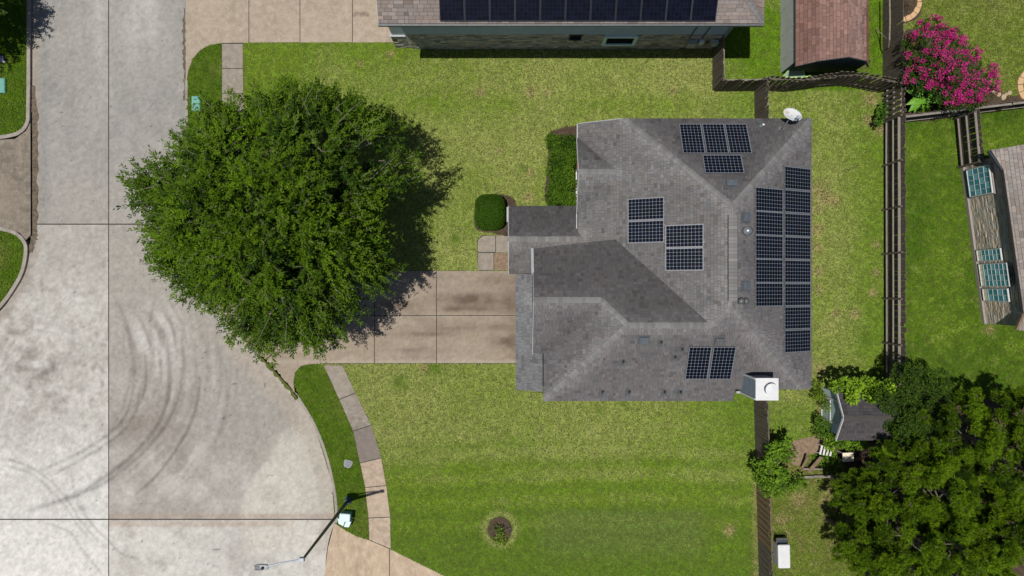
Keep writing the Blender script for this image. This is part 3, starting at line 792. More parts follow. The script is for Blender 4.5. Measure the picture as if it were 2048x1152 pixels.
# ------------------------------------------------------------------ roofs
HIPS, VALLEYS = [], []
def seg_d(x, y, a):
    x0, y0, x1, y1 = a; dx, dy = x1 - x0, y1 - y0
    t = max(0, min(1, ((x - x0) * dx + (y - y0) * dy) / (dx * dx + dy * dy)))
    return math.hypot(x - x0 - dx * t, y - y0 - dy * t)
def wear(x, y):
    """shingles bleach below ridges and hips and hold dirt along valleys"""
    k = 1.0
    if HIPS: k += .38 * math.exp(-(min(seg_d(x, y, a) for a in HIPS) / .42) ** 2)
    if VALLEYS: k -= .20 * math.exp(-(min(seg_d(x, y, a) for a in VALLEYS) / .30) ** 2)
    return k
def pz(pl): return lambda x, y: pl[0] + pl[1] * x + pl[2] * y
def roof_face(house, poly, pl, base, mat_s='shingle', thick=.14, expo=.128, tabw=.20, var=.085, dark=0.0, limit=None, tint=None):
    """a deck slab and, on it, courses of shingle tabs each lying proud of the one above"""
    f = pz(pl)
    roof = MB().prism(poly, lambda x, y: f(x, y) - .012, lambda x, y: f(x, y) - thick).build('roof', 'deck', house)
    g = Vector((-pl[1], -pl[2])); g.normalize()          # downslope, in plan
    u = Vector((-g.y, g.x))
    loc = [(Vector(p).dot(u), -Vector(p).dot(g)) for p in poly]   # (along, up)
    if limit: loc = limit(loc)
    u0, u1 = min(a for a, b in loc), max(a for a, b in loc); v0, v1 = min(b for a, b in loc), max(b for a, b in loc)
    vs, fs, cs = [], [], []
    nrow = int((v1 - v0) / expo) + 1
    for r in range(nrow):
        va = v0 + r * expo; vb = va + expo
        x = u0 - random.random() * tabw
        while x < u1:
            w = tabw * (random.choice((.55, .8, 1, 1.2)))
            q = clip_rect(loc, x + .006, x + w - .006, va, vb)
            wx = x; x += w
            if len(q) < 3 or area(q) < 2e-4: continue
            P = [(u * a - g * b) for a, b in q]
            low = random.uniform(.016, .026)
            zt = [f(p.x, p.y) + .003 + low * (1 - (b - va) / expo) for p, (a, b) in zip(P, q)]
            b0 = len(vs)
            vs += [(p.x, p.y, z) for p, z in zip(P, zt)]
            fs.append(tuple(range(b0, len(vs))))
            n1 = float(fbm(np.array([P[0].x * .8]), np.array([P[0].y * .8]))[0]) - .5
            t = (1 + random.gauss(0, var) + n1 * .3) * (1 - dark)
            if random.random() < .10: t *= .8
            t *= wear(P[0].x, P[0].y)
            warm = random.gauss(0, .02)
            c = (base[0] * t * (1 + warm), base[1] * t, base[2] * t * (1 - warm))
            cs.append(c)
            # butt edges
            k = len(q)
            for i in range(k):
                j = (i + 1) % k
                if abs(q[i][1] - va) < 1e-5 and abs(q[j][1] - va) < 1e-5:
                    c0 = len(vs)
                    vs += [(P[i].x, P[i].y, zt[i] - .022), (P[j].x, P[j].y, zt[j] - .022)]
                    fs.append((c0, c0 + 1, b0 + j, b0 + i)); cs.append(tuple(v * .55 for v in c))
    # make every face look up
    fixed = []
    for fc in fs:
        if len(fc) >= 3:
            a, b, c = (Vector(vs[fc[0]]), Vector(vs[fc[1]]), Vector(vs[fc[2]]))
            if (b - a).cross(c - a).z < 0: fc = fc[::-1]
        fixed.append(fc)
    o = pyd_col('shingles', vs, fixed, cs, mat_s, roof); o['kind'] = 'stuff'
    return roof
CAPS = {}
def ridge_caps(house, p0, p1, drop, pitch=.16, w=.125, m='cap', lift=.03):
    key = (round(drop, 3), w, m)
    if key not in CAPS:
        L = pitch * 1.25
        mb = MB()
        vs = []
        for x, zz in ((-L / 2, .0), (L / 2, .018)):
            vs += [(x, -w, zz - drop * w), (x, 0, zz + .008), (x, w, zz - drop * w), (x, -w, zz - drop * w - .02), (x, w, zz - drop * w - .02)]
        mb.add(vs, [(0, 5, 6, 1), (1, 6, 7, 2), (5, 8, 9, 7, 6), (0, 3, 8, 5), (2, 7, 9, 4), (0, 1, 2, 4, 3)])
        me = bpy.data.meshes.new('ridge_cap'); me.from_pydata(mb.v, [], mb.f); me.update(); me.materials.append(M[m]); CAPS[key] = me
    p0, p1 = Vector(p0), Vector(p1); d = (p1 - p0); L = d.length; d.normalize()
    s = Vector((0, 0, 1)).cross(d).normalized(); n = d.cross(s)
    k = max(1, int(L / pitch))
    for i in range(k):
        p = p0 + d * ((i + .5) * L / k) + n * lift
        mw = Matrix((d, s, n)).transposed().to_4x4(); mw.translation = p + s * random.uniform(-.008, .008)
        inst(CAPS[key], 'ridge_cap', house, mw)

def masonry(name, o, u, n, w, h, bw, bh, base, parent, holes=(), var=.2, gap=.012, jit=.3, z0=0, m='masonry', hue=.08, top=None):
    """coursed pieces standing on a wall face: o = lower left corner, u along, n outward"""
    o, u, n = Vector(o), Vector(u), Vector(n); zz = Vector((0, 0, 1))
    vs, fs, cs = [], [], []
    y = z0; r = 0
    while y < h - .02:
        hh = min(bh * random.uniform(1 - jit * .6, 1 + jit * .6), h - y); x = -random.random() * bw
        while x < w:
            ww = bw * random.uniform(1 - jit, 1 + jit); a, b = max(x, 0), min(x + ww, w); x += ww
            if b - a < .03: continue
            for hx0, hx1, hz0, hz1 in holes:
                if a < hx1 and b > hx0 and y < hz1 and y + hh > hz0:
                    if a < hx0: b = hx0
                    elif b > hx1: a = hx1
                    else: b = a
            if b - a < .03: continue
            c = ((a + b) / 2, y + hh / 2)
            if top and c[1] > top(c[0]): continue
            d = random.uniform(.012, .035)
            q = [o + u * (a + gap / 2) + zz * (y + gap / 2), o + u * (b - gap / 2) + zz * (y + gap / 2), o + u * (b - gap / 2) + zz * (y + hh - gap / 2), o + u * (a + gap / 2) + zz * (y + hh - gap / 2)]
            b0 = len(vs); vs += [tuple(p) for p in q] + [tuple(p + n * d) for p in q]
            k = (b0 + 4, b0 + 5, b0 + 6, b0 + 7)
            fc = [k, (b0, b0 + 1, b0 + 5, b0 + 4), (b0 + 1, b0 + 2, b0 + 6, b0 + 5), (b0 + 2, b0 + 3, b0 + 7, b0 + 6), (b0 + 3, b0, b0 + 4, b0 + 7)]
            if u.cross(zz).dot(n) < 0: fc = [f[::-1] for f in fc]
            t = 1 + random.gauss(0, var); wv = random.gauss(0, hue)
            cc = (max(base[0] * t * (1 + wv), .01), max(base[1] * t, .01), max(base[2] * t * (1 - wv), .01))
            fs += fc; cs += [cc] * 5
        y += hh; r += 1
    ob = pyd_col(name, vs, fs, cs, m, parent); ob['kind'] = 'stuff'
    return ob

def window(parent, c, u, n, w, h, cols, rows, frame='white', glass='glass_dark', fw=.07, depth=.06, muntin=.022, hues=None):
    """framed window centred at c on a wall with outward normal n; each pane is its own sheet"""
    c, u, n = Vector(c), Vector(u).normalized(), Vector(n).normalized(); z = Vector((0, 0, 1))
    fr = MB()
    for s in (-1, 1):
        fr.obox(c + u * (s * (w / 2 + fw / 2)), u, z, n, fw / 2, h / 2 + fw, depth)
        fr.obox(c + z * (s * (h / 2 + fw / 2)), u, z, n, w / 2, fw / 2, depth - .002)
    for i in range(1, cols): fr.obox(c + u * (-w / 2 + w * i / cols), u, z, n, muntin / 2, h / 2, .022)
    for j in range(1, rows): fr.obox(c + z * (-h / 2 + h * j / rows), u, z, n, w / 2, muntin / 2, .020)
    f = fr.build('window', frame, parent)
    pw, ph = w / cols, h / rows
    for i in range(cols):
        for j in range(rows):
            g = glass if not hues else hues(i, j)
            MB().obox(c + u * (-w / 2 + (i + .5) * pw) + z * (-h / 2 + (j + .5) * ph), u, z, n, pw / 2 - .002, ph / 2 - .002, .006).build('pane', g, f)
    return f

# ------------------------------------------------------------------ the house with the grey hipped roof
house = thing('brick_house', 'single-storey brick house with a large grey hipped shingle roof carrying solar panels', 'house', (6.5, 1.5, 0))
house.location = (0, 0, 0)
PW = (.795, .5, 0); PE = (10.035, -.5, 0); PN = (7.13, 0, -.5); PS = (5.825, 0, .5)
PCN = (4.235, 0, -.5); PWH = (2.57, .5, 0); PGS = (4.752, 0, .5)
PPN = (2.45 + .35 * 2.26, 0, -.35); PPS = (2.45 - .35 * 2.26, 0, .35); PPT = (2.27, .5, 0)
PBN = (5.81, 0, -.5); PBS = (.57, 0, .5)
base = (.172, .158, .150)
basen = (.115, .105, .100)      # darker shingle tone for the northern slopes
faces = [
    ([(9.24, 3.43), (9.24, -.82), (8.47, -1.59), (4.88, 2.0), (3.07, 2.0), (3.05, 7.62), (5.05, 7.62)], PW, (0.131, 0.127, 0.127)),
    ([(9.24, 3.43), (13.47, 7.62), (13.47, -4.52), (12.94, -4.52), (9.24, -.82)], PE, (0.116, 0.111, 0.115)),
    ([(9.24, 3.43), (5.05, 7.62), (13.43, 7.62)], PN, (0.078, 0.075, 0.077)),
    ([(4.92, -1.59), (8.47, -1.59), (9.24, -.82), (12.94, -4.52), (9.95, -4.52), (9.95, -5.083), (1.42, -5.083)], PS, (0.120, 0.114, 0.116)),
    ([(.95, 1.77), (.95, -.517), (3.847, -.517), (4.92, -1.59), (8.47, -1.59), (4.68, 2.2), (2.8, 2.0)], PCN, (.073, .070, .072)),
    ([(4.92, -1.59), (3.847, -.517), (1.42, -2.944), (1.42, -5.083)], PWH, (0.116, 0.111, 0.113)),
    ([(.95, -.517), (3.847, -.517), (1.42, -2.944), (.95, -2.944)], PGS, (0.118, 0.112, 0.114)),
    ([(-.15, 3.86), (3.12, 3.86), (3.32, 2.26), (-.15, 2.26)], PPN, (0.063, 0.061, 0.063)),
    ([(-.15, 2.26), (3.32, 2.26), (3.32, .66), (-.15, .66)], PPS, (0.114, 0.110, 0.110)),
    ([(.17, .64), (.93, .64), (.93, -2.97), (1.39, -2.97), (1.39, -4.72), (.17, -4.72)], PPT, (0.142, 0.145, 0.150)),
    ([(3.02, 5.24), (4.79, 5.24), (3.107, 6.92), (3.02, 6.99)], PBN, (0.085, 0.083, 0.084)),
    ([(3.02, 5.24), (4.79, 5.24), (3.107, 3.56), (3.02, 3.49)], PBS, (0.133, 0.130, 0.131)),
]
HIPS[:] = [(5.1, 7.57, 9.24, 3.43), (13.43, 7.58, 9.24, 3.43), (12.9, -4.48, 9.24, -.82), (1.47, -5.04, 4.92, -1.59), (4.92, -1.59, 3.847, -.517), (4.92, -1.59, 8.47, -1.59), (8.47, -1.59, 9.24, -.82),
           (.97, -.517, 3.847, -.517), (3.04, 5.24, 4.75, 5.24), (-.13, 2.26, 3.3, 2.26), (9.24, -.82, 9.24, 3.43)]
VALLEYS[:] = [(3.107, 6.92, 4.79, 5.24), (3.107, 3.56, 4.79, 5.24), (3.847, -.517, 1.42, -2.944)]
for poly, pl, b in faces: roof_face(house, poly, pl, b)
HIPS.clear(); VALLEYS.clear()
def onp(pl, x, y): return (x, y, pl[0] + pl[1] * x + pl[2] * y)
hipd, rd = .354, .5
ridge_caps(house, onp(PN, 5.1, 7.57), onp(PN, 9.24, 3.43), hipd)
ridge_caps(house, onp(PE, 13.43, 7.58), onp(PE, 9.24, 3.43), hipd)
ridge_caps(house, onp(PS, 12.9, -4.48), onp(PS, 9.24, -.82), hipd)
ridge_caps(house, onp(PS, 1.47, -5.04), onp(PS, 4.92, -1.59), hipd)
ridge_caps(house, onp(PCN, 4.92, -1.59), onp(PCN, 3.847, -.517), hipd)
ridge_caps(house, onp(PS, 8.47, -1.59), onp(PS, 9.24, -.82), hipd)
ridge_caps(house, onp(PS, 4.92, -1.59), onp(PS, 8.47, -1.59), rd)
ridge_caps(house, onp(PCN, .97, -.517), onp(PCN, 3.847, -.517), rd)
ridge_caps(house, onp(PPN, -.13, 2.26), onp(PPN, 3.30, 2.26), .35)
ridge_caps(house, onp(PBN, 3.04, 5.24), onp(PBN, 4.75, 5.24), rd)
# ridge vent: a raised cap strip with open dark sides
rvm = MB().box(9.24 - .20, 9.24 + .20, -.55, 3.05, 5.40, 5.455).build('ridge_vent', 'pipe_dark', house)
for i in range(24):
    y0 = -.55 + 3.6 * i / 24
    MB().add([(9.24 - .185, y0 + .004, 5.462), (9.24, y0 + .004, 5.492), (9.24 + .185, y0 + .004, 5.462), (9.24 - .185, y0 + .146, 5.470), (9.24, y0 + .146, 5.500), (9.24 + .185, y0 + .146, 5.470)],
             [(0, 1, 4, 3), (1, 2, 5, 4), (0, 2, 1), (3, 4, 5)]).build('ridge_cap', 'cap', rvm)
# walls
wb = MB()
wb.box(3.22, 13.15, -4.25, 7.30, -.2, 2.15); wb.box(5.4, 13.15, -4.25, 7.30, 2.15, 3.05)
wb.box(1.62, 9.7, -4.78, 1.5, -.2, 2.95); wb.box(1.10, 1.62, -4.5, 1.5, -.2, 2.55)
wb.build('wall', 'mortar', house)
# garage gable above the skirt roof, in lap boards
for i in range(9):
    z0 = 2.62 + i * .2
    ya = max(-.517 - (4.30 - (z0 + .1)) * 2, -2.72); yb = min(-.517 + (4.30 - (z0 + .1)) * 2, 1.55)
    if yb - ya > .2: MB().add([(1.0, ya, z0), (1.0, yb, z0), (1.02, yb, z0 + .19), (1.02, ya, z0 + .19), (1.06, ya, z0), (1.06, yb, z0), (1.06, yb, z0 + .19), (1.06, ya, z0 + .19)],
                               [(0, 3, 2, 1), (4, 5, 6, 7), (3, 7, 6, 2), (0, 1, 5, 4), (0, 4, 7, 3), (1, 2, 6, 5)]).build('siding_board', 'white_dull', house)
MB().box(1.06, 1.5, -2.7, 1.5, 2.5, 3.3).build('wall', 'white_dull', house)
def rake(p0, p1, w=.03, h=.16, m='white_dull', name='rake_board'):
    p0, p1 = Vector(p0), Vector(p1); d = (p1 - p0).normalized(); s = Vector((0, 0, 1)).cross(d).normalized(); n = d.cross(s)
    return MB().obox((p0 + p1) / 2, d, s, n, (p1 - p0).length / 2, w / 2, h / 2).build(name, m, house)
def dn(p, d=.075): return (p[0], p[1], p[2] - d)
rake(dn(onp(PCN, .91, 1.74)), dn(onp(PCN, .91, .64)), .11, .2); rake(dn(onp(PCN, .93, .62)), dn(onp(PCN, .93, -.5)), .02); rake(dn(onp(PGS, .925, -2.944)), dn(onp(PGS, .925, -.53)), .03)
rake(dn(onp(PW, 3.1, 7.63)), dn(onp(PW, 5.0, 7.63)), .03)
rake(dn(onp(PBN, 3.0, 6.95)), dn(onp(PBN, 3.0, 5.25))); rake(dn(onp(PBS, 3.0, 3.5)), dn(onp(PBS, 3.0, 5.22)))
rake((3.0, 3.45, 2.30), (3.0, 2.75, 2.30), .05, .12, 'white_dull', 'flashing')
rake((3.03, 6.95, 2.27), (3.03, 7.62, 2.27), .05, .14, 'white_dull', 'gutter')
rake((-.2, 3.1, 1.90), (-.2, 3.8, 1.86), .10, .12, 'white_dull', 'gutter')
rake((-.17, .66, 1.82), (-.17, 2.2, 2.36), .03); rake((-.17, 3.84, 1.82), (-.17, 2.3, 2.36), .03)
rake((1.46, -5.05, 3.12), (9.9, -5.05, 3.12), .03, .14, 'white_dull', 'fascia'); rake((9.97, -4.49, 3.40), (12.9, -4.49, 3.40), .03, .14, 'white_dull', 'fascia')
rake((13.44, -4.45, 3.13), (13.44, 7.55, 3.13), .03, .14, 'white_dull', 'fascia'); rake((5.07, 7.59, 3.13), (13.4, 7.59, 3.13), .03, .14, 'white_dull', 'fascia')
# porch posts
for y in (.95, 3.55): MB().box(.0, .18, y - .09, y + .09, .0, 1.78).build('porch_post', 'white_dull', house, .01)
MB().box(-.1, 3.2, .8, 3.7, -.2, .10).build('porch_floor', 'walk_grey', house)
# brick front with its window under the small gable
gw = lambda y: 2.30 + max(0, (1.62 - abs(y - 1.64)) * .5)
masonry('bricks', (3.19, 6.88, 0), (0, -1, 0), (-1, 0, 0), 3.3, 3.1, .215, .075, (.30, .115, .065), house, [(1.15, 2.75, .75, 2.2)], .18, .012, .05, 0, 'masonry', .08, gw)
MB().prism([(3.20, 3.58), (3.26, 3.58), (3.26, 6.9), (3.20, 6.9)], lambda x, y: 2.26 + max(0, (1.6 - abs(y - 5.24)) * .5), 2.10).build('gable_wall', 'mortar', house)
window(house, (3.165, 4.93, 1.45), (0, -1, 0), (-1, 0, 0), 1.45, 1.3, 4, 3, 'white', 'glass_dark', .06)
window(house, (13.17, 2.0, 1.6), (0, 1, 0), (1, 0, 0), 1.6, 1.2, 3, 2, 'white', 'glass_dark', .06)
window(house, (5.0, -4.80, 1.5), (1, 0, 0), (0, -1, 0), 1.4, 1.2, 3, 2, 'white', 'glass_dark', .06)
# garage doors under the skirt roof
for y in (-.7, -3.55): 
    gd = MB().box(1.04, 1.09, y - 1.15, y + 1.15, 0, 2.15).build('garage_door', 'white_dull', house)
    for k in range(4): MB().box(1.02, 1.038, y - 1.12, y + 1.12, .05 + k * .53, .54 + k * .53).build('door_panel', 'white', gd)

# chimney: sheet-metal clad chase with a capped flue
ch = MB().box(10.26, 11.13, -4.67, -3.82, -.2, 5.33).build('chimney', 'chimney', house)
for i in range(18):
    z = 2.35 + i * .165
    MB().add([(10.225, -4.66, z), (10.225, -3.83, z), (10.25, -3.83, z + .16), (10.25, -4.66, z + .16), (10.262, -4.66, z), (10.262, -3.83, z), (10.262, -3.83, z + .16), (10.262, -4.66, z + .16)],
             [(0, 3, 2, 1), (3, 7, 6, 2), (0, 1, 5, 4), (0, 4, 7, 3), (1, 2, 6, 5)]).build('siding_board', 'chimney', ch)
for y in (-4.675, -3.815): MB().box(10.20, 10.27, y - .035, y + .035, 2.0, 5.32).build('corner_board', 'white', ch)
MB().box(10.05, 10.255, -4.72, -4.62, 2.2, 3.45).build('corner_board', 'white_dull', ch)
MB().box(10.215, 11.175, -4.715, -3.775, 5.332, 5.40).build('chimney_cap', 'metal_white', ch, .01)
MB().lathe((10.78, -4.22, 5.40), [(.235, 0), (.235, .27)], 28).build('flue', 'lead', ch)
MB().lathe((10.78, -4.22, 5.67), [(.255, 0.002), (.26, .03), (.05, .045), (.03, .045)], 28).build('flue_cap', 'metal_white', ch)
mb = MB()
prof = [(.30, .0), (.30, .012), (.17, .012)]
mb.lathe((10.78, -4.22, 5.40), [(.29, 0), (.29, .014), (.2, .02)], 28)
mb.build('flue_collar', 'metal_white', ch)

# roof vents and pipes: each stands up out of the slope
def box_vent(px, py, pl, w=.42, d=.36, m='vent'):
    p = on_plane(px, py, pl); n = Vector((-pl[1], -pl[2], 1)).normalized(); g = Vector((pl[1], pl[2], 0)); g.z = pl[1] * pl[1] + pl[2] * pl[2]; g.normalize(); s = g.cross(n)
    b = MB(); b.obox(p + n * .02, s, g, n, w / 2 + .07, d / 2 + .07, .012).build('roof_vent', 'lead', house)
    h = MB(); h.obox(p + n * .10, s, g, n, w / 2, d / 2, .065)
    h.obox(p + n * .172, s, g, n, w / 2 * .82, d / 2 * .78, .012)
    return h.build('vent_hood', m, house, .02)
box_vent(1462, 369, PN, .46, .30); box_vent(1490, 436, PE, .34, .36); box_vent(1490, 572, PE, .34, .36)
box_vent(1287, 679, PS, .42, .34, 'vent'); box_vent(1438, 681, PS, .40, .34, 'lead')
def pipe_vent(px, py, pl, r=.045, h=.32, m='pipe_dark', flash=True):
    p = on_plane(px, py, pl); n = Vector((-pl[1], -pl[2], 1)).normalized(); g = Vector((pl[1], pl[2], pl[1] ** 2 + pl[2] ** 2)).normalized(); s = g.cross(n)
    f = MB(); f.obox(p - g * .06 + n * .03, s, g, n, .13, .17, .008)
    f.lathe((p.x, p.y, p.z - .02), [(r * 2.4, .0), (r * 2.2, .06), (r * 1.3, .14), (r * 1.3, .15)], 14)
    fo = f.build('pipe_flashing', 'lead', house)
    MB().lathe((p.x, p.y, p.z), [(r, 0), (r, h), (r * .75, h), (r * .75, h - .08), (.002, h - .08)], 14).build('vent_pipe', m, fo)
for px, py in ((1320, 684), (1362, 698), (1348, 714), (1244, 723), (1203, 783), (1256, 783), (1327, 783), (1359, 783)): pipe_vent(px, py, PS)
pipe_vent(1522, 252, PN, .07, .28, 'galv')
p = on_plane(1489, 463, PE)
MB().lathe((p.x, p.y, p.z - .05), [(.17, 0), (.17, .10), (.10, .16), (.10, .42), (.20, .44), (.20, .50), (.02, .60), (.01, .60)], 22).build('flue_pipe', 'galv', house, 0, True)
for px, rr, h in ((1478, .14, .35), (1488, .13, .30)):
    p = on_plane(px, 602, PE)
    MB().lathe((p.x, p.y, p.z - .05), [(.16, 0), (.10, .14), (.10, h), (rr, h + .02), (rr, h + .08), (.02, h + .14), (.01, h + .14)], 22).build('flue_pipe', 'lead', house, 0, True)

# ------------------------------------------------------------------ solar panels
CELLM = {}
def panel_meshes(w, h, cols, rows, dark):
    key = (w, h, cols, rows, dark)
    if key in CELLM: return CELLM[key]
    fr = MB(); t = .026 if not dark else .02; z0, z1 = -.02, .022
    fr.box(-w / 2, -w / 2 + t, -h / 2, h / 2, z0, z1); fr.box(w / 2 - t, w / 2, -h / 2, h / 2, z0, z1)
    fr.box(-w / 2 + t, w / 2 - t, -h / 2, -h / 2 + t, z0, z1 - .001); fr.box(-w / 2 + t, w / 2 - t, h / 2 - t, h / 2, z0, z1 - .001)
    def me(mb, nm, m):
        x = bpy.data.meshes.new(nm); x.from_pydata(mb.v, [], mb.f); x.update(); x.materials.append(M[m]); return x
    f = me(fr, 'frame', 'frame_dark' if dark else 'panel_frame')
    b = me(MB().box(-w / 2 + t, w / 2 - t, -h / 2 + t, h / 2 - t, z0, .008), 'backing', 'backsheet_dark' if dark else 'backsheet')
    r = me(MB().box(-w / 2 - .03, w / 2 + .03, -.022, .022, -.075, -.022), 'mounting_rail', 'panel_frame')
    vars_ = []
    for v in range(3):
        vs, fs, cs = [], [], []
        cw, chh = (w - 2 * t - .02) / cols, (h - 2 * t - .02) / rows; gp = .0040 if not dark else .002; cc = .014 if not dark else .008
        for i in range(cols):
            for j in range(rows):
                x0 = -w / 2 + t + .01 + i * cw + gp; x1 = x0 + cw - 2 * gp; y0 = -h / 2 + t + .01 + j * chh + gp; y1 = y0 + chh - 2 * gp
                b0 = len(vs)
                pts = [(x0 + cc, y0), (x1 - cc, y0), (x1, y0 + cc), (x1, y1 - cc), (x1 - cc, y1), (x0 + cc, y1), (x0, y1 - cc), (x0, y0 + cc)]
                vs += [(x, y, .0115) for x, y in pts]; fs.append(tuple(range(b0, b0 + 8)))
                q = random.random(); k = random.uniform(.75, 1.3)
                if dark: c = (.004 * k, .0052 * k, .013 * k)
                else: c = (.0025 * k + (.003 if q > .9 else 0), .0045 * k, .010 * k + (.005 if q < .2 else 0))
                cs.append(c)
        m_ = bpy.data.meshes.new('cells'); m_.from_pydata(vs, [], fs); m_.update()
        a = m_.attributes.new('col', 'FLOAT_COLOR', 'CORNER'); arr = np.ones((len(m_.loops), 4), np.float32); arr[:, :3] = np.repeat(np.array(cs), 8, 0)
        a.data.foreach_set('color', arr.ravel()); m_.materials.append(M['cell']); vars_.append(m_)
    CELLM[key] = (f, b, r, vars_); return CELLM[key]
PCOUNT = [0]
def solar_panel(center, ax_w, ax_h, w, h, cols, rows, label, group, dark=False):
    f, b, r, vr = panel_meshes(w, h, cols, rows, dark)
    x, y = Vector(ax_w).normalized(), Vector(ax_h).normalized(); n = x.cross(y)
    mw = Matrix((x, y, n)).transposed().to_4x4(); mw.translation = Vector(center) + n * .10
    e = bpy.data.objects.new('solar_panel', None); e.empty_display_size = .2; link(e); e.matrix_basis = mw
    tag(e, label, 'solar panel', group)
    inst(f, 'frame', e); inst(b, 'backing', e); [inst(r, 'mounting_rail', e, Matrix.Translation((0, s_ * h * .27, 0))) for s_ in (-1, 1)]
    PCOUNT[0] += 1
    inst(vr[PCOUNT[0] % 3], 'cells', e)['kind'] = 'stuff'
    return e
def axes(pl):
    up = Vector((pl[1], pl[2], pl[1] ** 2 + pl[2] ** 2)).normalized(); n = Vector((-pl[1], -pl[2], 1)).normalized()
    return up.cross(n) * -1, up, n       # along, up, normal
ORD = ['topmost', 'second from the top', 'third from the top', 'fourth from the top', 'fifth from the top', 'sixth from the top', 'seventh from the top', 'lowest']
gE = 'solar panels in two columns along the right-hand roof slope'
# right-hand slope: long side runs down the slope
al, up, n_ = axes(PE); dE = up * -1
def E_col(x0, x1, ys, nm):
    for i in range(len(ys) - 1):
        c = on_plane((x0 + x1) / 2, (ys[i] + ys[i + 1]) / 2, (PE[0] + .1, PE[1], PE[2])) - n_ * .10
        yy = Vector((0, 1, 0)); xx = dE
        o_ = ORD[i] if i < len(ys) - 2 else 'lowest'
        solar_panel(c, xx, yy, 1.640, (W(0, ys[i], 4.1).y - W(0, ys[i + 1], 4.1).y) * .995, 10, 6, 'solar panel %s in the %s' % (o_, nm), gE)
ysA = [376 + 47.4 * i for i in range(6)]; ysB = [334 + 46.4 * i for i in range(9)]
E_col(1510.5, 1567.0, ysA, 'shorter five-panel column nearer the ridge')
E_col(1567.5, 1623.5, ysB, 'longer eight-panel column along the eave')
# front slope
al, up, n_ = axes(PW)
gW = 'solar panels in two pairs on the front slope'
for (cx, cy), lb in (((1291.5, 418), 'upper solar panel of the pair farther from the ridge on the front slope'), ((1291.5, 463.5), 'lower solar panel of the pair farther from the ridge on the front slope'),
                     ((1368.5, 472), 'upper solar panel of the pair closer to the ridge on the front slope'), ((1368.5, 518.5), 'lower solar panel of the pair closer to the ridge on the front slope')):
    c = on_plane(cx, cy, (PW[0] + .1, PW[1], PW[2])) - n_ * .1
    solar_panel(c, up, (0, 1, 0), 1.64, .985, 10, 6, lb, gW)
# top slope
al, up, n_ = axes(PN)
gN = 'solar panels on the shaded top roof slope'
for cx, lb in ((1384.0, 'left upright solar panel of the row of three on the top roof slope'), (1430.5, 'middle upright solar panel of the row of three on the top roof slope'), (1476.5, 'right upright solar panel of the row of three on the top roof slope')):
    c = on_plane(cx, 277, (PN[0] + .1, PN[1], PN[2])) - n_ * .1
    solar_panel(c, (1, 0, 0), -up, .99, 1.64, 6, 10, lb, gN)
c = on_plane(1446.5, 328, (PN[0] + .1, PN[1], PN[2])) - n_ * .1
solar_panel(c, (1, 0, 0), -up, 1.70, .985, 10, 6, 'single sideways solar panel below the row of three near the box vent', gN)
# lower slope
al, up, n_ = axes(PS)
gS = 'solar panels on the lower roof slope near the chimney'
for cx, lb in ((1396.5, 'left solar panel of the pair on the lower slope beside the chimney'), (1444.5, 'right solar panel of the pair on the lower slope beside the chimney')):
    c = on_plane(cx, 726.5, (PS[0] + .1, PS[1], PS[2])) - n_ * .1
    solar_panel(c, (1, 0, 0), up, 1.0, 1.68, 6, 10, lb, gS)

# ------------------------------------------------------------------ satellite dish
p = on_plane(1562, 258, PN)
dish = thing('satellite_dish', 'white oval satellite dish with a rust stain on the roof edge', 'satellite dish', p)
ax = Vector((.22, .42, 1)).normalized(); sx = Vector((1, -.08, 0)); sx = (sx - ax * sx.dot(ax)).normalized(); sy = ax.cross(sx)
mb = MB(); rings = 8; seg = 36; cz = Vector((.26, .47, .55))
vs = [tuple(cz)]
for i in range(1, rings + 1):
    r = i / rings
    for k in range(seg):
        t = 2 * PI * k / seg
        vs.append(tuple(cz + sx * (.44 * r * math.cos(t)) + sy * (.33 * r * math.sin(t)) + ax * (.075 * r * r)))
fs = [(0, 1 + k, 1 + (k + 1) % seg) for k in range(seg)]
for i in range(rings - 1):
    a = 1 + i * seg; b = a + seg
    fs += [(a + k, b + k, b + (k + 1) % seg, a + (k + 1) % seg) for k in range(seg)]
rf = MB().add(vs, fs).build('reflector', 'metal_white', dish, 0, True)
so = rf.modifiers.new('thick', 'SOLIDIFY'); so.thickness = .012
st = MB(); cst = cz + sx * -.22 + sy * .12 + ax * .032
st.add([tuple(cst)] + [tuple(cst + sx * (random.uniform(.09, .17) * math.cos(2 * PI * k / 14)) + sy * (random.uniform(.06, .11) * math.sin(2 * PI * k / 14)) + ax * (.006 - .02 * math.cos(2 * PI * k / 14))) for k in range(14)], [(0, 1 + k, 1 + (k + 1) % 14) for k in range(14)])
st.build('rust_stain', 'rust', rf)
MB().tube([(0, 0, -.05), (.0, .02, .22), (.10, .20, .40), cz], [.035, .035, .03, .03], 10).build('mast', 'lead', dish)
MB().tube([cz + sy * -.30 + ax * .0, cz + sy * -.42 + ax * .22, cz + sy * -.45 + ax * .42], [.018, .018, .018], 8).build('arm', 'lamp_grey', dish)
MB().obox(cz + sy * -.44 + ax * .46, sx, sy, ax, .09, .06, .06).build('receiver', 'lamp_grey', dish, .02)
MB().box(-.14, .14, -.10, .10, .0, .03).build('foot', 'lead', dish)

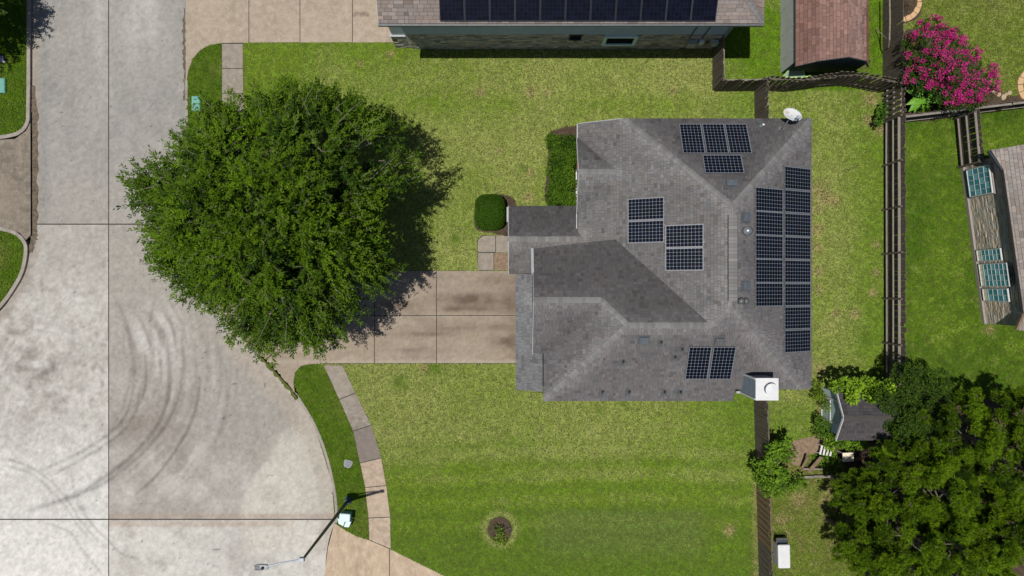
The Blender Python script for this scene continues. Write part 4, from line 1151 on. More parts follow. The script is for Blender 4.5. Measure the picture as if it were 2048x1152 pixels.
# ------------------------------------------------------------------ two-storey house at the top
nh = thing('two_storey_house', 'two-storey house with blue-grey siding above a stone ground floor at the top', 'house', (2.5, 15, 0))
nh.location = (0, 0, 0)
QS = (-.62, 0, .5); QE = (10.355, -.5, 0); QN = (13.86, 0, -.5)
zr = 5.0 + .5 * 3.6
eave_y = 11.24
bt = (.215, .182, .166)
near = lambda loc: [q for q in clip(loc, 0, 1, 13.4)]
f1 = roof_face(nh, [(-5.67, 11.24), (10.71, 11.24), (6.7, 15.25), (-5.67, 15.25)], QS, bt, 'shingle', .16, .135, .34, .09, 0, near)
MB().prism([(10.71, 11.24), (10.71, 19.26), (6.7, 15.25)], lambda x, y: 10.355 - .5 * x - .012, lambda x, y: 10.355 - .5 * x - .17).build('roof', 'deck', nh)
f2 = roof_face(nh, [(10.71, 11.24), (10.71, 15.25), (6.7, 15.25)], QE, (.21, .168, .15), 'shingle', .16, .135, .34, .09, 0, lambda l: l)
MB().prism([(-5.67, 15.25), (6.7, 15.25), (10.71, 19.26), (-5.67, 19.26)], lambda x, y: 14.63 - .5 * y - .012, lambda x, y: 14.63 - .5 * y - .17).build('roof', 'deck', nh)
ridge_caps(nh, onp(QS, 10.66, 11.29), onp(QS, 8.6, 13.35), .354, .22)
rake((-5.685, 11.25, 4.90), (-5.685, 13.3, 5.92), .03, .18)
g_ = MB(); g_.obox((2.5, 11.19, 4.93), (1, 0, 0), (0, 1, 0), (0, 0, 1), 8.2, .045, .06); g_.build('gutter', 'lead', nh)
# walls
YW = 11.93
MB().box(-5.05, 10.02, YW, 18.6, -.2, 4.8).build('wall', 'siding_grey', nh)
MB().prism([(-5.0, 11.26), (10.2, 11.26), (10.2, YW), (-5.0, YW)], 4.80, 4.72).build('soffit', 'siding_grey', nh)
holes_up = []
for i in range(12):
    z = 1.98 + i * .235
    MB().add([(-5.05, YW - .035, z), (10.02, YW - .035, z), (10.02, YW - .012, z + .232), (-5.05, YW - .012, z + .232), (-5.05, YW - .004, z), (10.02, YW - .004, z), (10.02, YW - .004, z + .232), (-5.05, YW - .004, z + .232)],
             [(0, 1, 2, 3), (3, 2, 6, 7), (0, 4, 5, 1), (0, 3, 7, 4), (1, 5, 6, 2)]).build('siding_board', 'siding_blue', nh)
def wallpt(px, z, y=YW - .02): return ((px - 1024) / FP * (HC - z), y, z)
big = (wallpt(1240, 1.3)[0]); small = wallpt(1151, 1.62)[0]
masonry('stones', (-4.95, YW, 0), (1, 0, 0), (0, -1, 0), 14.97, 1.93, .32, .105, (.42, .375, .32), nh,
        [(big + 4.95 - .78, big + 4.95 + .78, .55, 1.95), (small + 4.95 - .30, small + 4.95 + .30, 1.2, 1.95)], .26, .012, .45, 0, 'masonry', .07)
window(nh, (big, YW - .02, 1.18), (1, 0, 0), (0, -1, 0), 1.30, .86, 1, 1, 'trim_bright', 'glass_dark', .16, .07)
window(nh, (small, YW - .02, 1.58), (1, 0, 0), (0, -1, 0), .50, .56, 1, 1, 'siding_dark', 'glass_dark', .05, .05)
for px in (1023, 1239):
    window(nh, (wallpt(px, 3.7)[0], YW - .05, 3.75), (1, 0, 0), (0, -1, 0), 1.0, 1.25, 1, 2, 'trim_bright', 'glass_teal', .09, .05)
# stone pier with a pale ledge at the left corner, stone return behind it
MB().box(-5.78, -5.02, 11.98, 14.0, -.2, 1.55).build('pier', 'mortar', nh)
masonry('stones', (-5.78, 11.98, 0), (1, 0, 0), (0, -1, 0), .76, 1.55, .34, .11, (.40, .35, .29), nh, (), .25, .012, .4)
MB().box(-5.84, -5.06, 11.93, 12.06, 1.551, 1.60).build('ledge', 'white_dull', nh, .01)
MB().box(-5.70, -5.07, 12.02, 14.0, 1.551, 4.75).build('wall', 'siding_blue', nh)
# corner boards, downspout, conduits, meter boxes
MB().box(9.93, 10.06, YW - .06, YW + .06, 1.95, 4.8).build('corner_board', 'white_dull', nh)
MB().tube([(10.0, 11.3, 4.85), (10.02, 11.6, 4.6), (10.03, YW - .10, 4.4), (10.03, YW - .10, .15)], .045, 8).build('downspout', 'white_dull', nh)
for px in (1400, 1427):
    x = wallpt(px, 3.4)[0]; MB().tube([(x, YW - .06, 1.5), (x, YW - .06, 4.7)], .022, 6).build('conduit', 'siding_dark', nh)
for px, z, w, h, d, m in ((1383, 1.05, .40, .55, .22, 'white_dull'), (1402, 1.15, .22, .45, .14, 'siding_pale'), (1430, 1.05, .26, .50, .16, 'slate_box'), (1415, 1.0, .16, .28, .08, 'timber')):
    x = wallpt(px, z)[0]; MB().box(x - w / 2, x + w / 2, YW - .035 - d, YW - .035, z - h / 2, z + h / 2).build('meter_box', m, nh, .012)
gT = 'dark solar panels in a row on the two-storey house'
al, up, n_ = axes(QS)
WRD = ['first', 'second', 'third', 'fourth', 'fifth', 'sixth', 'seventh', 'eighth', 'ninth', 'tenth', 'last']
for i in range(11):
    cx = 879.5 + 50.15 * (i + .5)
    pb = on_plane(cx, 42, (QS[0] + .1, 0, .5))
    c = pb + up * .86 - n_ * .1
    solar_panel(c, (1, 0, 0), up, 1.045, 1.72, 6, 10, 'dark solar panel on the two-storey roof, %s from the left of its row' % WRD[i], gT, True)

# ------------------------------------------------------------------ stone-walled house at the right edge
eh = thing('stone_house', 'pale stone house with arched windows at the right edge', 'house', (24, 2, 0)); eh.location = (0, 0, 0)
A0 = W(1925, 331, 0); A1 = W(1968.5, 647, 0)
u = (A1 - A0).normalized(); n = Vector((u.y, -u.x, 0))       # towards the lawn
if n.x > 0: n = -n
LEN = (A1 - A0).length
def ep(s, z, d=0): return A0 + u * s + n * d + Vector((0, 0, z))
def wall_sz(px, py):
    """distance along the wall and height of a point seen on it"""
    p = Vector(((px - 1024) / FP, (576 - py) / FP, -1)); o = Vector((0, 0, HC))
    t = (A0 - o).dot(n) / p.dot(n); q = o + p * t
    return (q - A0).dot(u), q.z
back = -n * 6
wp = [ep(0, 0, -.0), ep(LEN, 0), ep(LEN, 0) + back, ep(0, 0) + back]
MB().prism([(v.x, v.y) for v in wp], 2.9, -.2).build('wall', 'mortar', eh)
wins = []
def bay(pa, pb, cols, rows, creamrow=False, arch=False, proj=.10):
    (s0, z0), (s1, z1) = pa, pb
    s0, s1 = min(s0, s1), max(s0, s1); z0, z1 = min(z0, z1), max(z0, z1)
    wins.append((s0 - .05, s1 + .05, z0 - .05, z1 + .06))
    hues = lambda i, j: ('cream' if creamrow and j == 0 else ('glass_teal_light' if (i + j * 2) % 3 == 0 else 'glass_teal'))
    return window(eh, ep((s0 + s1) / 2, (z0 + z1) / 2, proj), u, n, s1 - s0, z1 - z0, cols, rows, 'trim_pale', 'glass_teal', .04, .04, .028, hues)
a = wall_sz(1948, 392); b = wall_sz(1984, 330)
b1 = bay((a[0], a[1]), (b[0] , b[1]), 5, 4, False, False, .16)
sa, sb = min(a[0], b[0]), max(a[0], b[0]); za, zb = min(a[1], b[1]), max(a[1], b[1])
bx = MB(); c = ep((sa + sb) / 2, (za + zb) / 2, .075); bx.obox(c, u, (0, 0, 1), n, (sb - sa) / 2 + .09, (zb - za) / 2 + .09, .06); bx.build('bay_surround', 'mortar', eh)
a = wall_sz(1962, 524); b = wall_sz(2007, 500); bay((wall_sz(1962, 521)[0], wall_sz(1960, 512)[1]), (wall_sz(1959, 501)[0], wall_sz(2006, 510)[1]), 2, 6, True, False)
s0 = wall_sz(1963, 529)[0]; s1 = wall_sz(1972, 571)[0]; z0 = wall_sz(1966, 552)[1]; z1 = wall_sz(2020, 548)[1]
bw = bay((s0, z0), (s1, z1), 4, 7, True)
# half-round fanlight over the middle window
mb = MB(); R = (s1 - s0) / 2 - .02; c0 = ep((s0 + s1) / 2, z1 + .07, .03); N = 16
vs = []
for k in range(N + 1):
    t = PI * k / N
    for r in (R, R - .08): vs.append(tuple(c0 + u * (r * math.cos(t)) + Vector((0, 0, .55 * r * math.sin(t))) + n * .06))
mb.add(vs, [(2 * k, 2 * k + 1, 2 * k + 3, 2 * k + 2) for k in range(N)])
vs = []
for k in range(N + 1):
    t = PI * k / N
    for r in (R * .55, R * .55 - .05): vs.append(tuple(c0 + u * (r * math.cos(t)) + Vector((0, 0, .55 * r * math.sin(t))) + n * .055))
mb.add(vs, [(2 * k, 2 * k + 1, 2 * k + 3, 2 * k + 2) for k in range(N)])
for k in (3, 6, 10, 13):
    t = PI * k / N; d = u * math.cos(t) + Vector((0, 0, .55 * math.sin(t)))
    q = d.cross(n).normalized() * .018
    mb.add([tuple(c0 + d * (R * .5) + q + n * .058), tuple(c0 + d * (R * .97) + q + n * .058), tuple(c0 + d * (R * .97) - q + n * .058), tuple(c0 + d * (R * .5) - q + n * .058)], [(0, 1, 2, 3)])
fl = mb.build('fanlight', 'mortar_dark', eh)
MB().add([tuple(c0 + n * .045)] + [tuple(c0 + u * (R * math.cos(PI * k / N)) + Vector((0, 0, .55 * R * math.sin(PI * k / N))) + n * .045) for k in range(N + 1)], [(0, k, k + 1) for k in range(1, N + 1)]).build('pane', 'glass_dark', fl)
wins.append((s0, s1, z1, z1 + .85))
a = wall_sz(1974, 601); b = wall_sz(2018, 578); bay((wall_sz(1975, 600)[0], wall_sz(1972, 590)[1]), (wall_sz(1972, 578)[0], wall_sz(2020, 588)[1]), 2, 5, True)
masonry('stones', ep(0, 0), u, n, LEN, 2.9, .30, .085, (.44, .39, .32), eh, wins, .15, .014, .5, 0, 'masonry', .07)
o = MB(); o.obox(ep(LEN / 2, .10, .06), u, (0, 0, 1), n, LEN / 2, .10, .06); o.build('plinth', 'mortar', eh)
e0 = W(2007, 340, 3.05); ea = W(1979, 301, 2.8)
gx_, gy_ = .991 * .5, .134 * .5
RE = (3.05 - gx_ * e0.x - gy_ * e0.y, gx_, gy_)
eb = W(2047, 626, 3.05)
rp = [(ea.x, ea.y), (e0.x, e0.y), (eb.x, eb.y), (eb.x + 5, eb.y - .7), (ea.x + 7, ea.y + .9)]
roof_face(eh, rp, RE, (.235, .208, .19), 'shingle', .16, .14, .32, .10)
lp = [(v.x, v.y) for v in (W(2030, 660, 2.6), W(2050, 628, 3.0), W(2080, 628, 3.0), W(2080, 664, 2.6))]
roof_face(eh, lp, (2.8 - .3 * lp[0][0], .3, 0), (.23, .205, .19), 'shingle', .14, .14, .32, .10)
def rake2(p0, p1, w, h, m, par, nm='fascia'):
    p0, p1 = Vector(p0), Vector(p1); d = (p1 - p0).normalized(); s = Vector((0, 0, 1)).cross(d).normalized(); q = d.cross(s)
    return MB().obox((p0 + p1) / 2, d, s, q, (p1 - p0).length / 2, w / 2, h / 2).build(nm, m, par)
rake2((e0.x + .03, e0.y, 2.93), (eb.x + .03, eb.y, 2.93), .05, .15, 'siding_dark', eh)
rake2((ea.x - .02, ea.y, 2.71), (e0.x - .02, e0.y, 2.95), .05, .15, 'siding_dark', eh)
rake2((lp[0][0] - .03, lp[0][1] + .02, 2.72), (lp[1][0] - .03, lp[1][1] + .02, 2.92), .10, .12, 'timber', eh)

# ------------------------------------------------------------------ red-roofed garden shed at the top
rs = thing('garden_shed', 'dark garden shed with a red-brown gambrel shingle roof near the top', 'shed', (15.1, 12.6, 0)); rs.location = (0, 0, 0)
yf = 10.40; yb = 17.0
xe, xb, xr, xb2, xe2 = 13.29, 14.05, 15.14, 16.20, 16.72
ze, zb_, zr_ = 2.0, 2.78, 3.3
fc_ = [((xe, xb), (ze - (zb_ - ze) / (xb - xe) * xe, (zb_ - ze) / (xb - xe), 0), (.185, .106, .088)), ((xb, xr), (zb_ - (zr_ - zb_) / (xr - xb) * xb, (zr_ - zb_) / (xr - xb), 0), (.205, .124, .105)),
       ((xr, xb2), (zr_ + (zr_ - zb_) / (xb2 - xr) * xr, -(zr_ - zb_) / (xb2 - xr), 0), (.225, .145, .125)), ((xb2, xe2), (zb_ + (zb_ - ze) / (xe2 - xb2) * xb2, -(zb_ - ze) / (xe2 - xb2), 0), (.30, .14, .10))]
for (x0, x1), pl, b in fc_:
    roof_face(rs, [(x0, yf), (x1, yf), (x1, yb), (x0, yb)], pl, b, 'shingle_red', .08, .13, .33, .12, 0, None)
pr = [(xe + .12, ze - .05), (xb + .05, zb_ - .12), (xr, zr_ - .12), (xb2 - .05, zb_ - .12), (xe2 - .12, ze - .05), (xe2 - .12, -.2), (xe + .12, -.2)]
yg = yf + .30
vs = [(x, yg, z) for x, z in pr] + [(x, yb - .2, z) for x, z in pr]; k = len(pr)
MB().add(vs, [tuple(range(k)), tuple(range(k, 2 * k))[::-1]] + [(i, k + i, k + (i + 1) % k, (i + 1) % k) for i in range(k)]).build('wall', 'siding_dark', rs)
for i in range(20):
    x = xe + .16 + i * .172
    zt = min(np.interp(x, [q[0] for q in pr[:5]], [q[1] for q in pr[:5]]), np.interp(x + .16, [q[0] for q in pr[:5]], [q[1] for q in pr[:5]])) - .02
    MB().box(x, x + .158, yg - .022, yg - .002, .05, zt).build('cladding_board', 'siding_dark', rs)
MB().box(xe + .085, xe + .118, yg, yb - .3, -.2, ze - .08).build('side_wall', 'siding_grey', rs)
for y in np.arange(yg + .6, 15, 1.2): MB().box(xe + .06, xe + .083, y - .03, y + .03, 0, ze - .09).build('batten', 'siding_grey', rs)
for (a, b) in (((xe, ze), (xb, zb_)), ((xb, zb_), (xr, zr_)), ((xr, zr_), (xb2, zb_)), ((xb2, zb_), (xe2, ze))):
    rake2((a[0], yf - .012, a[1] - .05), (b[0], yf - .012, b[1] - .05), .02, .09, 'siding_dark', rs, 'rake_board')
# awning-like flap beside it at the very top
fl_ = thing('folding_table', 'dark folded panel leaning on the shed wall at the top edge', 'panel', W(1575, 5, 0))
MB().obox((.1, .1, .55), (1, 0, 0), (0, .3, 1), (0, 1, -.3), .30, .55, .02).build('leaf', 'siding_dark', fl_)
MB().tube([(-.2, .1, 0), (-.1, .2, 1.0)], .015, 6).build('leg', 'lead', fl_); MB().tube([(.35, .1, 0), (.3, .2, 1.0)], .015, 6).build('leg', 'lead', fl_)

# ------------------------------------------------------------------ pale shed at the lower right
ps = thing('garden_shed', 'small pale-blue garden shed with a dark grey roof among bushes', 'shed', (16.4, -5.95, 0)); ps.location = (0, 0, 0)
X0, X1, YN, YS, YR = 15.42, 17.5, -4.95, -6.95, -5.90
roof_face(ps, [(15.12, YR), (17.62, YR), (17.62, -4.74), (15.12, -4.74)], (2.93 + .62 * YR, 0, -.62), (.062, .059, .064), 'shingle', .07, .13, .3, .08)
roof_face(ps, [(15.12, YR), (17.62, YR), (17.62, -7.1), (15.12, -7.1)], (2.93 - .62 * YR, 0, .62), (.075, .070, .074), 'shingle', .07, .13, .3, .08)
ridge_caps(ps, (15.13, YR, 2.93), (17.6, YR, 2.93), .62, .2, .10, 'deck')
MB().box(X0, X1, YS, YN, -.2, 2.02).build('wall', 'siding_pale', ps)
MB().add([(X0, YN, 2.02), (X0, YS, 2.02), (X0, YR, 2.72), (X1, YN, 2.02), (X1, YS, 2.02), (X1, YR, 2.72)], [(0, 1, 2), (3, 5, 4), (0, 2, 5, 3), (1, 4, 5, 2)]).build('gable_wall', 'siding_pale', ps)
for i in range(8):
    y = YS + .02 + i * .248; zt = 2.0 + max(0, min(1, 1 - abs(y + .12 - YR) / 1.02)) * .55
    MB().box(X0 - .02, X0 - .002, y, y + .235, .05, zt).build('cladding_board', 'siding_pale', ps)
dr = MB().box(X0 - .045, X0 - .022, -6.45, -5.35, .08, 1.95).build('door', 'slate_box', ps)
for y in (-6.45, -5.35): MB().box(X0 - .075, X0 - .046, y - .05, y + .05, .05, 2.0).build('door_trim', 'white', dr)
for z in (.12, 1.02, 1.95): MB().box(X0 - .072, X0 - .046, -6.39, -5.41, z - .05, z + .05).build('door_trim', 'white', dr)
rake2((15.10, -4.74, 2.17), (15.10, YR, 2.89), .03, .12, 'white', ps, 'rake_board'); rake2((15.10, -7.1, 2.15), (15.10, YR, 2.89), .03, .12, 'white', ps, 'rake_board')

# ------------------------------------------------------------------ fences
PK = {}
def picket_mesh(w, h, t, m, v):
    key = (w, round(h, 2), t, m, v)
    if key not in PK:
        b = MB(); c = .025 * (v % 2)
        vs = [(-w / 2, -t / 2, 0), (w / 2, -t / 2, 0), (w / 2, -t / 2, h - c), (w / 2 - .03, -t / 2, h), (-w / 2 + .03, -t / 2, h), (-w / 2, -t / 2, h - c)]
        vs += [(x, t / 2, z) for x, y, z in vs]
        b.add(vs, [(0, 1, 2, 3, 4, 5), (11, 10, 9, 8, 7, 6)] + [(i, 6 + i, 6 + (i + 1) % 6, (i + 1) % 6) for i in range(6)])
        me = bpy.data.meshes.new('picket'); me.from_pydata(b.v, [], b.f); me.update(); me.materials.append(M[m]); PK[key] = me
    return PK[key]
def fence(label, p0, p1, h, rail_side=1, style='solid', m='wood', pw=.14, step=.146, posts=2.4, rails=(.35, .95, 1.55), rail_m='wood_rail', wave=0, new=(), rail_w=.045, cap=None, lean=0):
    p0, p1 = Vector((p0[0], p0[1], 0)), Vector((p1[0], p1[1], 0)); d = (p1 - p0); L = d.length; d.normalize(); s = Vector((-d.y, d.x, 0)) * rail_side
    f = thing('fence', label, 'fence', p0, 0, 'weathered wooden privacy fences')
    def put(me, nm, t, off, z, ang=0):
        o = bpy.data.objects.new(nm, me); COL.objects.link(o); o.parent = f
        q = d * t + s * off; o.location = (q.x, q.y, z)
        o.rotation_euler = (random.gauss(0, .010) + lean, random.gauss(0, .008), math.atan2(d.y, d.x) + ang + random.gauss(0, .02)); return o
    n_p = int(L / step)
    for i in range(n_p):
        t = (i + .5) * L / n_p
        wv = wave * math.sin(t / L * PI * 2.2 + .4)
        off = -.035
        if style == 'shadowbox': off = .075 if i % 2 else -.075
        if style == 'rails': off = -.05
        mm = m
        if any(a <= t <= b for a, b in new): mm = 'wood_new' if i % 2 else m
        hh = round(h + random.choice((-.03, 0, 0, .02)), 2)
        put(picket_mesh(pw if style != 'shadowbox' else .15, hh, .02 if style != 'shadowbox' else .032, mm, i % 3), 'picket', t, off + wv, 0)
    k = max(1, round(L / posts))
    for i in range(k + 1):
        t = min(max(L * i / k, .05), L - .05); wv = wave * math.sin(t / L * PI * 2.2 + .4)
        b = MB().box(-.045, .045, -.045, .045, -.2, h - .12); 
        if 'post' + str(h) not in PK:
            me = bpy.data.meshes.new('post'); me.from_pydata(b.v, [], b.f); me.update(); me.materials.append(M['wood']); PK['post' + str(h)] = me
        put(PK['post' + str(h)], 'post', t, (.07 if style != 'shadowbox' else 0) + wv, 0)
    for z in rails:
        for i in range(k):
            t0, t1 = L * i / k + .04, L * (i + 1) / k - .04
            w0, w1 = wave * math.sin(t0 / L * PI * 2.2 + .4), wave * math.sin(t1 / L * PI * 2.2 + .4)
            a = d * t0 + s * (w0 + (.045 if style != 'shadowbox' else 0)) + Vector((0, 0, z)); b_ = d * t1 + s * (w1 + (.045 if style != 'shadowbox' else 0)) + Vector((0, 0, z + random.gauss(0, .012)))
            dd = (b_ - a).normalized(); ss = Vector((0, 0, 1)).cross(dd).normalized()
            ww = rail_w if z != rails[-1] or cap is None else cap
            MB().obox((a + b_) / 2 + ss * rail_side * 0, dd, ss, dd.cross(ss), (b_ - a).length / 2, ww, .019).build('rail', rail_m, f)
    return f
YE = W(0, 245, 0).y
fence('weathered picket fence beside the pink tree, boards facing the red-roofed shed', (18.5, 16.5), (18.5, 9.95), 1.83, 1, 'solid', 'wood')
fence('gappy shadowbox fence stub between the long rail fence and the corner', (18.5, 9.9), (18.48, 8.32), 1.80, 1, 'shadowbox', 'wood', .15, .125)
fence('long dark fence with three pale rails between the two back lawns', (18.5, 8.25), (18.52, -4.9), 1.83, -1, 'rails', 'wood', .14, .146, 2.15, (.35, .93, 1.45), 'wood_rail', 0, (), .035, .062)
fence('shadowbox fence with sunlit board tops behind the red-roofed shed', (12.15, 10.03), (18.40, 9.93), 1.80, 1, 'shadowbox', 'wood', .15, .125, 2.1, (.4, 1.5), 'wood', -.16)
fence('short dark fence running down from the two-storey house corner', (10.02, 11.95), (10.02, 9.82), 1.83, 1, 'solid', 'wood')
fence('short dark fence facing the front lawn between two corners', (10.05, 9.82), (12.08, 9.86), 1.83, 1, 'solid', 'wood')
fence('short dark fence joining the top fence to the brick house', (12.10, 9.80), (12.13, 7.75), 1.83, 1, 'solid', 'wood')
fence('worn fence running down from the chimney with a few newer brown boards', (12.06, -4.75), (12.36, -15.2), 1.83, -1 * -1, 'solid', 'wood', .14, .146, 2.4, (.35, 1.0, 1.6), 'wood', 0, ((5.0, 7.6),))
fence('grey-capped fence behind the pink flowering tree', (18.6, 8.20), (26.5, 9.15), 1.5, -1, 'solid', 'wood', .14, .146, 2.4, (.35, 1.42), 'wood_pale', 0, (), .05)
fence('short railed fence ending at the stone house', (22.02, 8.45), (22.25, 5.95), 1.8, -1, 'rails', 'wood', .14, .146, 2.3, (.35, .95, 1.6), 'wood_rail', 0, (), .04, .055)

# ------------------------------------------------------------------ street lamp
L0 = W(697, 1000, 0); L1 = W(603, 1120, 7.5); LH = W(524, 1134, 7.62)
lamp = thing('street_lamp', 'tall dark street lamp with a curved arm reaching over the road', 'street lamp', L0)
def rel(v): return Vector(v) - L0
MB().tube([(0, 0, 0), (0, 0, .25), (0, 0, 7.52)], [.10, .09, .050], 14).build('pole', 'black_steel', lamp, 0, True)
MB().lathe((0, 0, 0), [(.20, 0), (.20, .06), (.13, .12), (.12, .30)], 16).build('base', 'black_steel', lamp)
a = rel(L1); b = rel(LH); mid = [a + Vector((0, 0, -.05))]
for t in np.linspace(.1, 1, 10):
    q = a.lerp(b, t); q.z = 7.45 + .22 * math.sin(t * PI * .55); q.y += .04 * math.sin(t * PI); mid.append(q)
MB().tube(mid, [.035] * 11, 8).build('arm', 'lamp_grey', lamp, 0, True)
MB().box(a.x - .10, a.x + .10, a.y - .08, a.y + .08, 7.36, 7.54).build('bracket', 'lamp_grey', lamp, .02)
hd = Vector((b.x - .02, b.y, 7.66)); hx = Vector((-1, -.03, 0)).normalized(); hy = Vector((-.03, 1, 0)).normalized()
prof = [(.30, .06, .04), (.22, .12, .07), (0, .135, .08), (-.18, .12, .06), (-.28, .07, .04)]
vs = []; 
for x, w, z in prof:
    for yy, zz in ((-w, -.03), (-w * .8, z * .7), (0, z), (w * .8, z * .7), (w, -.03)): vs.append(tuple(hd - hx * x + hy * yy + Vector((0, 0, zz))))
fs = [(i * 5 + k, i * 5 + k + 1, (i + 1) * 5 + k + 1, (i + 1) * 5 + k) for i in range(4) for k in range(4)] + [(0, 1, 2, 3, 4)[::-1], (20, 21, 22, 23, 24)] + [(i * 5 + 4, i * 5, (i + 1) * 5, (i + 1) * 5 + 4) for i in range(4)]
hdm = MB().add(vs, fs).build('lamp_head', 'white_dull', lamp)
for k in range(7): MB().obox(hd + hx * (.04 + .03 * k) + Vector((0, 0, .075 - .003 * k)), hx, hy, (0, 0, 1), .006, .085, .012).build('cooling_fin', 'lead', hdm)
MB().lathe(tuple(hd - hx * .08 + Vector((0, 0, .06))), [(.06, 0), (.06, .07), (.045, .085), (.01, .09)], 16).build('photocell', 'pipe_dark', hdm)

# ------------------------------------------------------------------ small street furniture
t = thing('utility_pedestal', 'pale teal utility pedestal with a rounded lid at the lamp foot, upper of two', 'utility box', W(695, 1028, 0), -.08, 'utility pedestals by the lamp')
MB().box(-.25, .25, -.17, .17, -.1, .50).build('body', 'teal', t, .04)
MB().box(-.27, .27, -.20, .20, .502, .60).build('lid', 'teal_pale', t, .05)
MB().box(-.03, .03, -.215, -.203, .40, .48).build('latch', 'lead', t)
t = thing('utility_pedestal', 'lower pale utility box with sloping cracked lid at the lamp foot', 'utility box', W(690, 1041, 0), -.35, 'utility pedestals by the lamp')
MB().prism([(-.36, .12), (.05, .10), (.06, -.16), (-.20, -.12)], .36, -.1).build('body', 'teal_pale', t, .02)
MB().prism([(.08, .16), (.36, .20), (.34, -.10), (.10, -.16)], .40, -.1).build('lid', 'teal_pale', t, .02)
MB().tube([(.065, -.18, .405), (.07, -.02, .415), (.10, .12, .405)], .014, 6).build('handle', 'timber', t)
t = thing('meter_cover', 'grey oval water meter cover in the verge by the curved pavement', 'meter cover', W(696, 927, 0), -.3)
MB().prism(smooth_line([(-.22, .08), (-.17, .17), (.15, .19), (.23, .10), (.20, -.08), (.10, -.20), (-.15, -.17), (-.22, .08)], 4)[:-1], .05, -.1).build('rim', 'lead', t, .01)
MB().prism(smooth_line([(-.19, .07), (-.14, .14), (.13, .16), (.20, .08), (.17, -.07), (.08, -.17), (-.12, -.14), (-.19, .07)], 4)[:-1], .062, .03).build('lid', 'lid_grey', t)
for nm_, px, py, w, h, lb in (('cable_box', 393.5, 208, .44, .74, 'green in-ground cable box lid in the grass under the street tree'), ('cable_box', 3, 172, .5, .74, 'green cable box lid in the grass at the left edge')):
    t = thing('cable_box', lb, 'utility box', W(px, py, 0), 0, 'green utility lids in the verges')
    MB().box(-w / 2, w / 2, -h / 2, h / 2, -.1, .10).build('body', 'teal', t, .02)
    MB().box(-w / 2 + .03, w / 2 - .03, -h / 2 + .03, h / 2 - .03, .101, .125).build('lid', 'teal', t, .01)
    MB().box(w / 2 - .12, w / 2 - .07, -h / 2 + .08, -h / 2 + .13, .126, .135).build('bolt', 'lead', t)
t = thing('meter_cover', 'round navy meter lid with a white tag at the left edge', 'meter cover', W(4, 118, 0))
MB().lathe((0, 0, 0), [(.19, -.1), (.19, .08), (.17, .10), (.02, .105)], 24).build('lid', 'navy', t)
MB().box(.12, .22, -.20, -.12, .02, .11).build('tag', 'white', t)

# white wheeled grill bench by the fence
t = thing('storage_bench', 'white rounded garden storage bench with a dark handle beside the fence', 'storage bench', W(1557, 1102, 0), .02)
MB().box(-.28, .28, -.56, .56, .0, .62).build('body', 'white_dull', t, .08)
MB().box(-.30, .30, -.58, .58, .622, .74).build('lid', 'metal_white', t, .09)
MB().tube([(-.34, .60, .62), (-.34, .86, .70), (.26, .86, .70), (.26, .60, .62)], .022, 8).build('handle', 'timber', t)
for x in (-.22, .22): MB().tube([(x - .03, .62, .10), (x + .03, .62, .10)], .10, 14).build('wheel', 'pipe_dark', t)
MB().box(-.27, .27, .565, .82, .30, .46).build('shelf', 'black_steel', t, .02)

# lime-edged pop-up shade behind the shadowbox fence
t = thing('popup_shade', 'grey pop-up shade with lime green edging beside the red-roofed shed', 'shade tent', W(1586, 140, 0)); 
A = [Vector(v) for v in ((-.55, -.38, .1), (.55, -.40, .1), (-.12, .30, 1.15), (.1, .5, .05))]
MB().add([tuple(v) for v in A], [(0, 1, 2), (1, 3, 2), (3, 0, 2), (0, 3, 1)]).build('cloth', 'slate_box', t)
for a_, b_ in ((0, 2), (1, 2), (0, 1)): MB().tube([A[a_], A[a_].lerp(A[b_], .5) + Vector((0, -.02, .02)), A[b_]], .035, 8).build('edging', 'lime', t)
MB().tube([A[1], A[1] + Vector((.22, .02, .10)), A[1] + Vector((.34, -.06, .08))], [.05, .06, .02], 8).build('strap', 'lime', t)

# clutter near the pale shed
t = thing('plastic_chair', 'white slatted plastic chair lying on the bare soil by the pale shed', 'chair', W(1645, 896, 0), -.15)
MB().box(-.32, .32, .16, .22, .05, .52).build('rail', 'white', t, .01)
for i in range(4): MB().obox((-.25 + i * .165, -.05, .40 - .0 * i), (1, 0, 0), (0, 1, .15), (0, -.15, 1), .045, .22, .015).build('slat', 'white', t)
for x in (-.28, .28): MB().tube([(x, -.26, 0), (x, -.2, .36)], .03, 8).build('leg', 'white', t); MB().tube([(x, .2, 0), (x, .2, .36)], .03, 8).build('leg', 'white', t)
t = thing('plastic_table', 'small pale square table standing in the bushes below the pale shed', 'table', W(1684, 908, 0), .05)
MB().box(-.27, .27, -.22, .22, .60, .64).build('table_top', 'cream', t, .015)
for x in (-.22, .22):
    for y in (-.18, .18): MB().tube([(x * 1.1, y * 1.1, 0), (x, y, .6)], .025, 8).build('leg', 'white', t)
for k, (pts, lb) in enumerate((([(1617, 944), (1643, 914)], 'wider brown plank leaning over the timber bed edge'), ([(1604, 936), (1616, 914)], 'shorter dark plank propped beside the wider plank'))):
    a_, b_ = W(*pts[0], .25), W(*pts[1], .6); t = thing('plank', lb, 'plank', a_, 0, 'planks propped by the bed')
    d = (b_ - a_); dd = d.normalized(); ss = Vector((0, 0, 1)).cross(dd).normalized()
    MB().obox(d / 2, dd, ss, dd.cross(ss), d.length / 2, .09 - .03 * k, .02).build('board', 'timber', t)
t = thing('timber_edging', 'low timber sleepers edging the bare bed above the worn lawn', 'edging', W(1590, 952, 0))
for x0, x1, yy, hh in ((-.15, .85, 0, .22), (.87, 1.95, .02, .20), (1.97, 3.0, .03, .22)):
    MB().box(x0, x1, yy - .06, yy + .06, -.1, hh).build('sleeper', 'wood_pale', t, .01)
